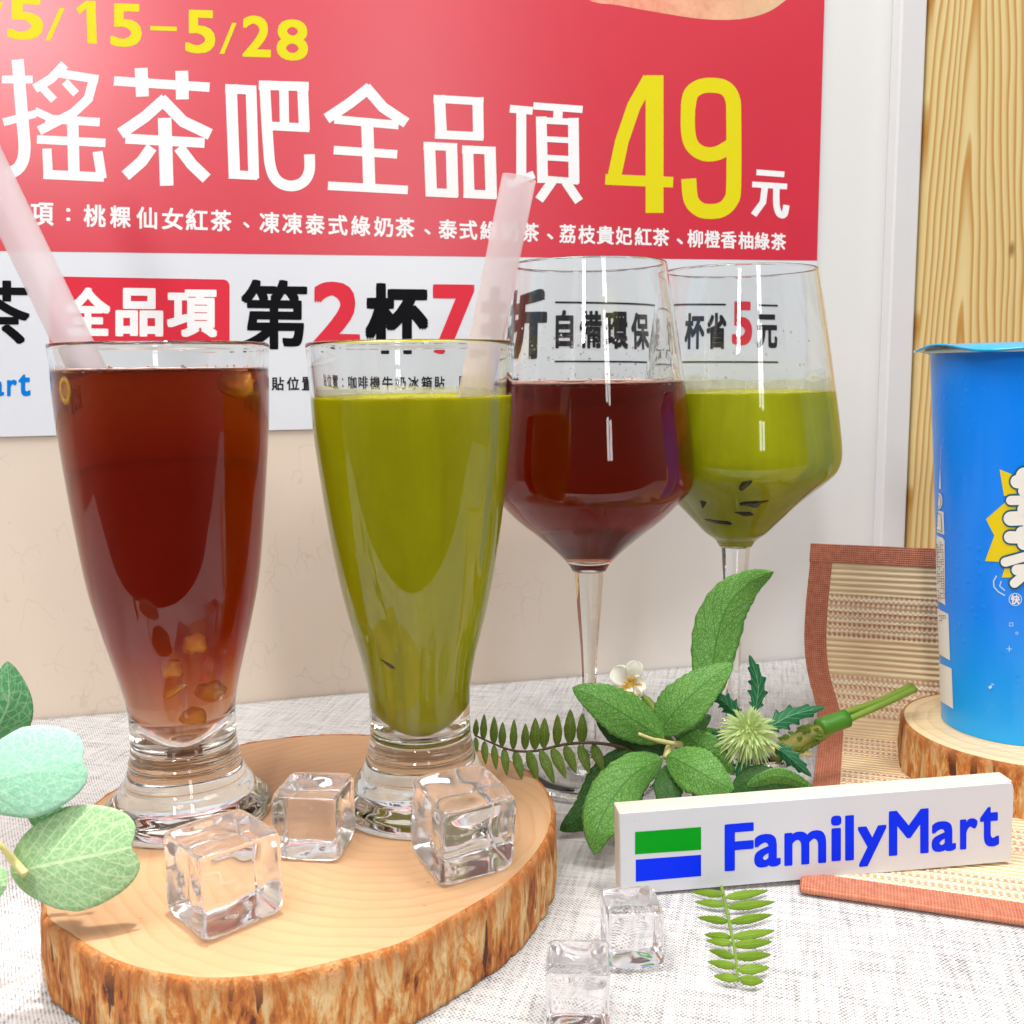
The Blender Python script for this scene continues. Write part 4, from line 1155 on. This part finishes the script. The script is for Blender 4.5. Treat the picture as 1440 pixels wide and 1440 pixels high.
burst = [[(1406,660),(1440,674),(1446,702),(1412,697)], [(1413,707),(1387,730),(1398.5,753),(1385.5,789),(1405,790),(1450,778),(1450,705)], [(1413,799),(1409,812),(1425,812),(1446,800)]]
cflat('burst', burst, MAT['cup_yellow'], 0.02)
caps = [(1431,677,1470,674,9.5),(1441,669,1470,668,12),(1422,703.5,1470,702,6.5),(1422,729,1470,727,10),(1421,755,1470,757,8.5),(1437,748,1470,750,8),(1440,764,1470,764,9),
        (1414.5,790,1470,774,6.5),(1430.5,801,1470,797,7.5),(1427,819.5,1446,803,6.5),(1440,690,1470,690,8),(1440,716,1470,716,9),(1446,742,1470,742,8)]
cflat('cloud_outline', [capsule(a, b, c, d, r+2.6) for a, b, c, d, r in caps], MAT['teal_ink'], 0.05)
cflat('cloud_lettering', [capsule(*q) for q in caps], MAT['white_paper'], 0.08)
def arcs(P, w):
    out = []
    for (x0, y0), (x1, y1) in zip(P, P[1:]): out.append(capsule(x0, y0, x1, y1, w))
    return out
marks = arcs([(1401.5,810),(1397.5,817),(1398,825),(1404,832),(1413,837)], 0.8)+arcs([(1408,817.6),(1406,824),(1413,830)], 0.7)
marks += arcs([(1419.8,875.5),(1424.6,875.8),(1424.4,880.2),(1419.6,879.9),(1419.8,875.5)], 0.35)
cp = circ(1430, 890, 1.7, 12); marks += arcs(cp+[cp[0]], 0.35)
marks += arcs([(1415.8,912),(1423,912.4)], 0.45)+arcs([(1419.3,908),(1419.5,916)], 0.45)
marks += [circ(1393, 966, 2.2, 12)]+arcs([(1395,966),(1395.6,961),(1398.5,963)], 0.45)
cp = circ(1428, 842.4, 8.6, 24); marks += arcs(cp+[cp[0]], 0.55)
cflat('small_marks', marks, plain('pale_cyan_ink', srgb(190, 228, 240), 0.4, 0.02), 0.02)
mb = MB(); text_faces(mb, '快', (1421.6, 836, 1434.6, 849.6), lambda x, y, q: cup_pt(x, y, 0.03+q*0.001), 0.04); mb.build('badge_lettering', MAT['white_paper'], cup)
labs = [[(1311.5,626),(1322,627.5),(1323.6,688),(1312.5,685.6)], [(1313.3,716),(1327.4,720),(1328.6,752),(1314.5,747)], [(1314.6,752.5),(1326,756),(1329,760),(1330,851),(1317.2,843)],
        [(1318,855),(1334.4,863.5),(1336.7,928.7),(1320.5,919.5)], [(1321,932),(1339,940),(1341,996.7),(1322,985)], circ(1321.5, 704.5, 4.6, 20, 11.2)]
cflat('info_labels', labs, MAT['white_paper'], 0.02)
rnd = random.Random(5)
for x0, x1, y0, y1 in ((1316, 1320, 632, 682), (1318, 1327, 762, 842), (1322, 1332, 865, 873)):
    y = y0; fine = []
    while y < y1:
        x = x0+(y-y0)*0.03
        while x < x1+(y-y0)*0.03:
            if rnd.random() < 0.7: fine.append([(x, y), (x+1.6, y+0.5), (x+1.6, y+0.5+rnd.uniform(0.8, 1.8)), (x, y+rnd.uniform(0.8, 1.6))])
            x += 2.6
        y += 3.4
    cflat('fine_print', fine, MAT['brown_ink'], 0.045, 0.0)
fr_ = [(1316.5,721),(1324.6,723),(1325.8,747.5),(1317.5,744.5)]
cflat('box_outline', arcs(fr_+[fr_[0]], 0.35)+arcs(circ(1321.5,704.5,3.3,16,8.6)+[circ(1321.5,704.5,3.3,16,8.6)[0]], 0.3), MAT['brown_ink'], 0.045)

# ================================================================== white sign
S0 = onz(873, 1259, 0.0); S1 = ony(1422, 1211, 36.35)
TL = ony(870, 1137, S0.y+0.1)
se = (S1-S0).normalized()                                     # along the bottom edge of the face
sh = 3.15
sn = Vector((se.y, -se.x, 0)).normalized()                     # towards the camera
su = se.cross(-sn).normalized()
if su.z < 0: su = -su
SL = (S1-S0).length
thk = 0.95
sign = root('sign_board', 'white painted wooden sign with green and blue stripes and blue lettering', 'sign', S0)
def spt(a, b, c=0.0): return S0+se*a+su*b+sn*c
vs = [spt(a, b, c) for b in (0, sh) for (a, c) in ((0, -0.10), (SL, -0.10), (SL, -thk), (0, -thk))]
o = mk('board', vs, [(0, 3, 2, 1), (4, 5, 6, 7), (0, 1, 5, 4), (1, 2, 6, 5), (2, 3, 7, 6), (3, 0, 4, 7)], MAT['board_wood'], sign, smooth=False); bevel(o, 0.04)
# front sheet with the lettering, one corner chipped
P = [(0.02, 0.0), (SL, 0.0), (SL, sh-0.30), (SL-0.06, sh-0.10), (SL-0.22, sh-0.05), (0.02, sh-0.04)]
vs = [spt(a, b, -0.10) for a, b in P]+[spt(a, b, 0.0) for a, b in P]; n = len(P)
o = mk('face', vs, [tuple(range(n-1, -1, -1)), tuple(range(n, 2*n))]+[(i, (i+1) % n, n+(i+1) % n, n+i) for i in range(n)], MAT['board_white'], sign, smooth=False, fix=True)
def on_sign(px, py, off):
    d = ray(px, py); o_ = S0+sn*off; return CAM+d*((o_-CAM).dot(sn)/d.dot(sn))
def squad(name, P, mat):
    mk(name, [on_sign(x, y, 0.006) for x, y in P], [tuple(range(len(P)))], mat, sign, smooth=False)
squad('green_stripe', [(893,1201.5),(986,1195),(986,1163),(893,1170)], MAT['green_ink'])
squad('blue_stripe', [(894,1240),(986,1232),(986,1202),(894,1209)], MAT['blue_ink'])
mb = MB()
LET = [('F',1019,1060,1159.5,1225.5),('a',1060.5,1098,1174,1221),('m',1103,1162,1171,1218),('i',1168.5,1183.5,1147.5,1211.5),('l',1188.5,1201,1147,1210.5),('y',1206,1247,1163,1219.5),
       ('M',1250,1306,1141,1204),('a',1310,1344.5,1156,1199),('r',1350,1375,1152,1195),('t',1378,1405,1135,1192)]
for ch, xa, xb, ya, yb in LET:
    s_ = -0.082
    text_faces(mb, ch, (xa, ya-s_*0, xb, yb), lambda x, y, q: on_sign(x, y, 0.007+q*0.0006), 0.024, s_)
mb.build('lettering', MAT['blue_ink'], sign, smooth=False)

# ================================================================== greenery
def leaf_mesh(mb, pts, w, shape='ovate', roll=0.0, fold=0.18, cup_=0.0, serr=0.0, nser=14, nu=30, nv=12, wave=0.0, seed=0.0, n0=None, notch=0.0):
    S = spline([tuple(p) for p in pts], max(2, nu//(len(pts)-1))); n = len(S)
    vs = []; fs = []; uv = []
    for i, p in enumerate(S):
        u = i/(n-1)
        t = (S[min(i+1, n-1)]-S[max(i-1, 0)]).normalized()
        view = (CAM-p).normalized() if n0 is None else n0
        side = t.cross(view).normalized(); nrm = side.cross(t).normalized()
        if nrm.dot(view) < 0: nrm = -nrm
        rl_ = roll[0]+(roll[1]-roll[0])*u if isinstance(roll, (list, tuple)) else roll
        q = Matrix.Rotation(rl_, 3, t); side = q @ side; nrm = q @ nrm
        if shape == 'ovate': h = math.sin(math.pi*u**0.78)**0.85
        elif shape == 'lance': h = math.sin(math.pi*u**0.85)**0.9*(1-0.25*u)
        elif shape == 'round':
            a = 2*u-1; h = max(0.02, 1-abs(a)**2.3)**0.5; h *= 0.62+0.38*min(1, u*1.9)
        elif shape == 'obovate': h = math.sin(math.pi*u**1.5)**0.6
        else: h = math.sin(math.pi*u)**0.6
        if (u > 0.985 or u < 0.003) and shape != 'round': h = min(h, 0.06)
        for k in range(nv+1):
            s = 2*k/nv-1
            e = 1+serr*(abs(s) > 0.99)*(((u*nser) % 1.0)-0.5)*2
            d = side*(s*w*h*e)+nrm*(-fold*abs(s)*w*h - cup_*s*s*w*h + wave*w*noise.noise(Vector((u*4+seed, s*1.2, seed))))
            if notch and u > 0.8: d = d-t*(notch*w*max(0.0, 1-abs(s)*h/0.4)*((u-0.8)/0.2)**2)
            vs.append(p+d); uv.append((u, (s+1)/2))
    for i in range(n-1):
        for k in range(nv):
            q = i*(nv+1)+k; fs.append((q, q+1, q+nv+2, q+nv+1))
    mb.add(vs, fs, uv)
def leaf(name, pts, w, mat, parent, label=None, thick=0.03, **k):
    mb = MB(); leaf_mesh(mb, pts, w, **k); o = mb.build(name, mat, parent)
    s = o.modifiers.new('Solidify', 'SOLIDIFY'); s.thickness = thick*U; s.offset = 0
    if label: o['label'] = label
    return o
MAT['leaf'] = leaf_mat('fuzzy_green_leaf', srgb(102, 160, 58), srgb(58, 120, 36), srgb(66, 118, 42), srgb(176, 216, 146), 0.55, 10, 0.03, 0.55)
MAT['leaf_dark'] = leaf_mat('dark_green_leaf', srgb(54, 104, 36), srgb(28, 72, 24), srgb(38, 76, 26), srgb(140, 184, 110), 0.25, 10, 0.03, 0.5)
MAT['thistle_leaf'] = leaf_mat('blue_green_leaf', srgb(36, 120, 70), srgb(20, 88, 54), srgb(120, 170, 130), (0, 0, 0, 1), 0, 6, 0.04, 0.45)
MAT['fern'] = leaf_mat('fern_green', srgb(104, 128, 34), srgb(64, 88, 22), srgb(120, 150, 60), srgb(190, 210, 120), 0.2, 8, 0.04, 0.5)
MAT['fern_light'] = leaf_mat('light_fern_green', srgb(126, 158, 36), srgb(92, 128, 26), srgb(160, 190, 60), (0, 0, 0, 1), 0, 8, 0.04, 0.5)
MAT['euc'] = leaf_mat('eucalyptus_green', srgb(156, 196, 142), srgb(134, 180, 122), srgb(206, 228, 184), srgb(220, 236, 206), 0.3, 8, 0.028, 0.55, 0.8, 0.75)
MAT['euc_mint'] = leaf_mat('eucalyptus_mint', srgb(158, 212, 182), srgb(142, 202, 170), srgb(196, 230, 206), srgb(206, 238, 220), 0.3, 7, 0.02, 0.6, 0.8, 0.22)
MAT['euc_dark'] = leaf_mat('eucalyptus_dark', srgb(96, 166, 116), srgb(74, 146, 92), srgb(170, 206, 160), (0, 0, 0, 1), 0, 7, 0.03, 0.5, 0.8, 0.7)
MAT['stem'] = plain('green_stem', srgb(112, 140, 40), 0.5, 0.15, 120, 0.1)
MAT['stem_pale'] = plain('pale_stem', srgb(206, 196, 132), 0.5, 0.1, 100)
MAT['stem_brown'] = plain('brown_stem', srgb(84, 62, 40), 0.6, 0.15, 120)
MAT['tape'] = plain('green_tape', srgb(62, 122, 20), 0.4, 0.12, 100, 0.1)
def pts(lst): return [ony(x, y, Y) for x, y, Y in lst]

bq = root('floral_pick', 'artificial greenery spray with white blossom and pale thistle behind the sign', 'artificial plant', onz(960, 1100, 0.0))
LV = [  # points (x, y, distance), half width, material, options
 ([(1004,985,42.5),(1003,930,43),(1020,860,43.5),(1052,822,43.6),(1088,804,43.2)], 1.2, 'leaf', dict(shape='lance', roll=0.25, serr=0.05, fold=0.25, wave=0.05)),
 ([(926,1031,41),(950,1000,40.8),(990,962,41),(1031,933,41.6)], 0.98, 'leaf', dict(roll=-0.15, serr=0.06, fold=0.2)),
 ([(934,1040,40.5),(890,1012,39.8),(845,985,39.6),(805,967,39.8)], 0.92, 'leaf', dict(roll=0.1, serr=0.06, fold=0.22)),
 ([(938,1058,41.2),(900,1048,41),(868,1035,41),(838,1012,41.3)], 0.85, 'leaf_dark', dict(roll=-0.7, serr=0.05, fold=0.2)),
 ([(932,1068,40),(890,1090,38.6),(857,1130,37.6),(840,1168,37),(836,1202,36.9)], 0.98, 'leaf', dict(roll=(-0.2, 0.3), serr=0.05, fold=0.12, cup_=0.15)),
 ([(938,1062,39.8),(970,1078,38.6),(1005,1098,38.0),(1032,1110,37.9)], 0.92, 'leaf', dict(roll=-0.1, serr=0.06, fold=0.2)),
 ([(955,1035,41.5),(985,1048,40.8),(1012,1066,40.4),(1033,1090,40.2)], 0.62, 'leaf', dict(roll=0.3, serr=0.05)),
 ([(885,1055,41),(862,1095,40.2),(830,1140,39.8),(787,1168,39.6)], 0.95, 'leaf_dark', dict(roll=-0.25, serr=0.04)),
 ([(1030,1112,39.5),(1062,1096,39.3),(1100,1100,39.2),(1146,1110,39.4)], 0.62, 'leaf_dark', dict(roll=-0.3, serr=0.05)),
 ([(1050,1105,39.0),(1090,1092,38.8),(1120,1098,38.8),(1146,1112,38.8)], 0.34, 'leaf', dict(roll=0.4, serr=0.05)),
 ([(940,1075,39.8),(940,1100,39),(938,1120,38.6),(930,1150,38.2)], 0.62, 'leaf_dark', dict(roll=0.1, serr=0.05)),
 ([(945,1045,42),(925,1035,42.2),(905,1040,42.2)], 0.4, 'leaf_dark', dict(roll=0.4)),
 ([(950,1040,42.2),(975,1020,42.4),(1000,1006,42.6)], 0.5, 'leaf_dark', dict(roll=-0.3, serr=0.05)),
 ([(952,1042,42.6),(985,1036,43),(1012,1028,43.2)], 0.42, 'leaf', dict(roll=0.5, serr=0.05)),
 ([(900,1098,40.0),(880,1118,39.4),(862,1150,39.0),(858,1176,38.9)], 0.7, 'leaf_dark', dict(roll=0.35, serr=0.04)),
 ([(960,1080,39.5),(990,1110,39.0),(1020,1120,38.9),(1042,1112,39.0)], 0.6, 'leaf_dark', dict(roll=0.4, serr=0.05)),
]
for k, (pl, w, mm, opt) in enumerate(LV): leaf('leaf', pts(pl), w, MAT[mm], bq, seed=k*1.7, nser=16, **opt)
v, f = tube(spline(pts([(1140,1060,43.5),(1060,1052,43.3),(985,1050,42.6),(946,1047,40.8),(936,1066,40.0)]), 5), 0.14, 10); mk('stem', v, f, MAT['stem_pale'], bq, fix=True)
v, f = tube(spline(pts([(948,1046,40.4),(920,1040,39.8),(898,1032,39.5)]), 5), [0.10]*5+[0.07]*6, 10); mk('stem', v, f, MAT['stem_pale'], bq, fix=True)
# thick stem with scaly bud, tape and two cut stalks
v, f = tube(spline(pts([(1085,1062,43.5),(1110,1050,43.6),(1150,1032,44.0),(1165,1022,44.2)]), 5), [0.22, 0.30, 0.35, 0.38, 0.40, 0.40, 0.40, 0.40, 0.40, 0.40, 0.39, 0.38, 0.38, 0.37, 0.36, 0.35], 14)
bud = mk('bud', v, f, plain('bud_olive', srgb(120, 116, 44), 0.6, 0.3, 200, 0.4), bq, fix=True)
mb = MB(); rnd = random.Random(3)
for k in range(60):
    t = rnd.random(); c = ony(1092+t*60, 1058-t*28, 43.7); a = rnd.uniform(0, 6.28)
    off = Vector((0.1, math.cos(a)*0.36, math.sin(a)*0.36)); c = c+off
    leaf_mesh(mb, [c, c+Vector((-0.1, off.y*0.35, off.z*0.3)), c+Vector((-0.32, off.y*0.6, off.z*0.55))], 0.11, nu=6, nv=4, n0=Vector((0, -1, 0.3)))
mb.build('scales', MAT['fern'], bud)
v, f = tube(spline(pts([(1152,1024,44.0),(1190,1010,44.5)]), 4), 0.42, 16); mk('tape', v, f, MAT['tape'], bq, fix=True)
v, f = tube(spline(pts([(1186,1003,44.6),(1235,988,45.6),(1282,966,46.6)]), 5), [0.17, 0.17, 0.18, 0.18, 0.19, 0.2, 0.2, 0.21, 0.21, 0.21, 0.21], 14); mk('stalk', v, f, MAT['stem'], bq, fix=True)
v, f = tube(spline(pts([(1188,1014,44.3),(1238,992,45.0),(1287,969,46.0)]), 5), [0.15]*11, 14); mk('stalk', v, f, MAT['stem'], bq, fix=True)
# thistle head
tc = ony(1052, 1032, 40.2)
th = mk('thistle_head', *(lambda me: ([v.co.copy() for v in me.vertices], [tuple(p.vertices) for p in me.polygons]))(blob(tc, (0.55, 0.5, 0.5), 1.0)), plain('thistle_core', srgb(170, 190, 104), 0.6), bq)
mb = MB(); rnd = random.Random(11)
for k in range(330):
    a = rnd.uniform(0, 2*math.pi); zc = rnd.uniform(-0.75, 1.0)
    r = math.sqrt(max(0, 1-zc*zc)); dirv = Vector((r*math.cos(a), -zc*0.9, r*math.sin(a))).normalized()
    if dirv.y > 0.35: continue
    ln = rnd.uniform(1.05, 1.42)*(1.0 if zc < 0.5 else 0.8)
    p0 = tc+dirv*0.4; p2 = tc+dirv*ln+Vector((0, 0, -0.12*ln*ln)); p1 = p0.lerp(p2, 0.5)+Vector((0, 0, 0.07))
    leaf_mesh(mb, [p0, p1, p2], 0.055, shape='lance', nu=6, nv=2, fold=0.3, roll=rnd.uniform(-0.5, 0.5))
mb.build('spines', leaf_mat('thistle_spines', srgb(206, 222, 160), srgb(180, 206, 120), srgb(220, 232, 180), (0, 0, 0, 1), 0, 3, 0.03, 0.5), th)
TLV = [([(1062,1000,41.6),(1066,962,41.8),(1054,921,42)], 0.36), ([(1080,1024,41.4),(1112,1006,41.8),(1160,994,42.4)], 0.42), ([(1090,1048,40.4),(1112,1066,40.0),(1141,1092,39.8)], 0.36),
       ([(1040,1010,41.5),(1020,988,41.6),(1000,976,41.8)], 0.36), ([(1052,1062,40.2),(1042,1078,40.0),(1036,1094,39.9)], 0.3), ([(1020,1030,41.5),(1004,1040,41.5),(996,1046,41.5)], 0.3)]
for k, (pl, w) in enumerate(TLV): leaf('thistle_leaf', pts(pl), w, MAT['thistle_leaf'], bq, shape='lance', serr=0.55, nser=5, nu=40, fold=0.3, roll=0.2*(-1)**k, seed=k*2.0)
# white blossom
fc = ony(886, 962, 42.5)
fl = mk('blossom', *(lambda me: ([v.co.copy() for v in me.vertices], [tuple(p.vertices) for p in me.polygons]))(blob(fc+Vector((0, -0.1, 0)), (0.26, 0.2, 0.26), 4.0)), plain('blossom_centre', srgb(222, 186, 90), 0.6), bq)
wm_ = plain('white_petal', srgb(246, 243, 228), 0.5, 0.04, 80, 0.05)
PT = [((862,940), 0.62), ((894,929), 0.52), ((906,958), 0.5), ((896,982), 0.5), ((872,978), 0.55)]
for k, ((x, y), w) in enumerate(PT):
    e = ony(x, y, 42.1); m_ = fc.lerp(e, 0.55)+Vector((0, -0.15, 0))
    o = leaf('petal', [fc, m_, e], w*0.72, wm_, fl, shape='obovate', roll=0.1*k, fold=0.0, cup_=-0.3, nu=16, nv=10, seed=k)
mb = MB(); rnd = random.Random(4)
for k in range(26):
    a = rnd.uniform(0, 6.28); d = Vector((math.cos(a)*0.42, -0.42, math.sin(a)*0.42))*rnd.uniform(0.8, 1.3)
    v, f = tube([fc, fc+d*0.6+Vector((0, -0.1, 0)), fc+d], [0.02, 0.018, 0.03], 5); mb.add(v, f)
mb.build('stamens', plain('stamen_yellow', srgb(220, 170, 50), 0.5), fl, fix=True)
v, f = tube(spline(pts([(890,966,42.9),(905,980,42.8),(922,1002,42.3),(935,1036,41.2)]), 4), [0.12]*5+[0.2]*4+[0.2]*4, 10); mk('stem', v, f, MAT['stem'], bq, fix=True)

# fern sprigs
def fern(label, rach, LF, mat, smat, w=0.18):
    R = spline([tuple(p) for p in rach], 6)
    rt = root('fern_sprig', label, 'fern', R[0])
    v, f = tube(R, [0.075-0.04*i/(len(R)-1) for i in range(len(R))], 8); mk('stalk', v, f, smat, rt, fix=True)
    mb = MB()
    for k, (p0, p1, ww) in enumerate(LF):
        m_ = p0.lerp(p1, 0.5)+Vector((0, -0.12, 0.06))
        leaf_mesh(mb, [p0, m_, p1], ww, shape='lance', roll=0.25*math.sin(k*2.1), fold=0.15, nu=12, nv=6, serr=0.05, nser=7, seed=k)
    o = mb.build('leaflets', mat, rt); s = o.modifiers.new('Solidify', 'SOLIDIFY'); s.thickness = 0.02*U
    return rt
YF = 40.5
rach = pts([(905,1060,41.5),(850,1046,40.6),(800,1046,YF),(753,1056,YF-0.4),(720,1055,YF-0.8),(690,1044,YF-1),(668,1034,YF-1.2)])
LF = []
def yr(x):
    a = [(668,1036),(690,1046),(720,1055),(753,1055),(800,1047),(850,1046)]
    for (x0, y0), (x1, y1) in zip(a, a[1:]):
        if x0 <= x <= x1: return y0+(y1-y0)*(x-x0)/(x1-x0)
    return a[0][1] if x < 668 else a[-1][1]
for x, h, wd in ((669,26,5),(680,38,6),(694,40,7),(706,36,6.5),(722,44,6.5),(738,38,7),(752,46,9),(765,44,9),(783,46,8),(801,50,10),(818,44,9)):
    Y = YF-1.1+(x-668)/150*1.1
    LF.append((ony(x, yr(x), Y), ony(x+1, yr(x)-h, Y+0.1), wd*Y/F))
for x, h, dx, wd in ((669,22,2,4.5),(681,34,2,6),(694,36,4,6),(709,40,4,7),(724,42,10,8),(742,44,14,9),(760,50,20,9),(776,44,20,9),(794,40,16,9),(815,42,14,9),(833,40,16,9)):
    Y = YF-1.1+(x-668)/150*1.1
    LF.append((ony(x, yr(x), Y), ony(x+dx, yr(x)+h, Y-0.6), wd*Y/F))
fern('fern sprig lying between the green tall glass and the leafy spray', rach, LF, MAT['fern'], MAT['stem_brown'])
rach = [onz(x, y, z) for x, y, z in ((1012,1236,0.08),(1018,1262,0.10),(1026,1300,0.26),(1034,1340,0.22),(1037,1372,0.10),(1038,1380,0.08))]
LF = []
def fz(x, y, z): return onz(x, y, z)
for y, xl, yl in ((1258,972,1254),(1272,976,1268),(1296,980,1290),(1318,990,1314),(1326,993,1322),(1346,996,1336),(1359,994,1352),(1376,1003,1372)):
    xr = 1018+(y-1258)*0.17; LF.append((fz(xr, y, 0.20), fz(xl, yl, 0.08), 0.15))
for y, xl, yl in ((1262,1081,1252),(1276,1091,1268),(1297,1087,1286),(1318,1090,1308),(1329,1087,1324),(1346,1085,1342),(1364,1083,1360),(1377,1074,1380)):
    xr = 1019+(y-1258)*0.17; LF.append((fz(xr, y, 0.20), fz(xl, yl, 0.12), 0.17))
fern('light green fern tip sticking out from under the white sign', rach, LF, MAT['fern_light'], MAT['stem'])

# eucalyptus sprig, close at the left
eu = root('eucalyptus_sprig', 'round leaved eucalyptus sprig reaching in over the left of the slice', 'artificial plant', onz(-60, 1330, 0.0))
EL = [([(16,1228,28.2),(60,1217,28.0),(130,1203,28.2),(199,1188,28.7)], 1.5, 'euc', dict(shape='round', roll=0.1, fold=0.05, cup_=0.1, notch=0.2)),
      ([(-60,1108,28.5),(0,1094,28.3),(60,1080,28.5),(124,1066,29)], 1.32, 'euc_mint', dict(shape='round', roll=-0.1, fold=0.04, cup_=0.12, notch=0.12)),
      ([(-20,1060,30),(-2,1020,30),(12,985,30.2),(10,930,30.4)], 0.95, 'euc_dark', dict(shape='ovate', roll=0.4, fold=0.1)),
      ([(40,1140,29.4),(70,1155,29.4),(100,1160,29.4),(128,1142,29.5)], 0.55, 'euc_dark', dict(shape='round', roll=0.3, fold=0.1)),
      ([(-40,1240,26.5),(-18,1242,26.4),(9,1246,26.5)], 0.5, 'euc', dict(shape='round', roll=0.2))]
for k, (pl, w, mm, opt) in enumerate(EL): leaf('leaf', pts(pl), w, MAT[mm], eu, seed=k*3.3, nu=40, nv=20, thick=0.02, **opt)
v, f = tube(spline(pts([(-40,1150,27.5),(0,1188,27.6),(20,1212,27.9),(36,1230,27.8)]), 5), [0.09]*8+[0.12]*8, 12); mk('stem', v, f, MAT['stem_pale'], eu, fix=True)
v, f = tube(spline(pts([(-90,1330,27.0),(-60,1240,27.2),(-40,1150,27.5),(-50,1105,28.4)]), 5), 0.15, 12); mk('stem', v, f, MAT['stem_pale'], eu, fix=True)
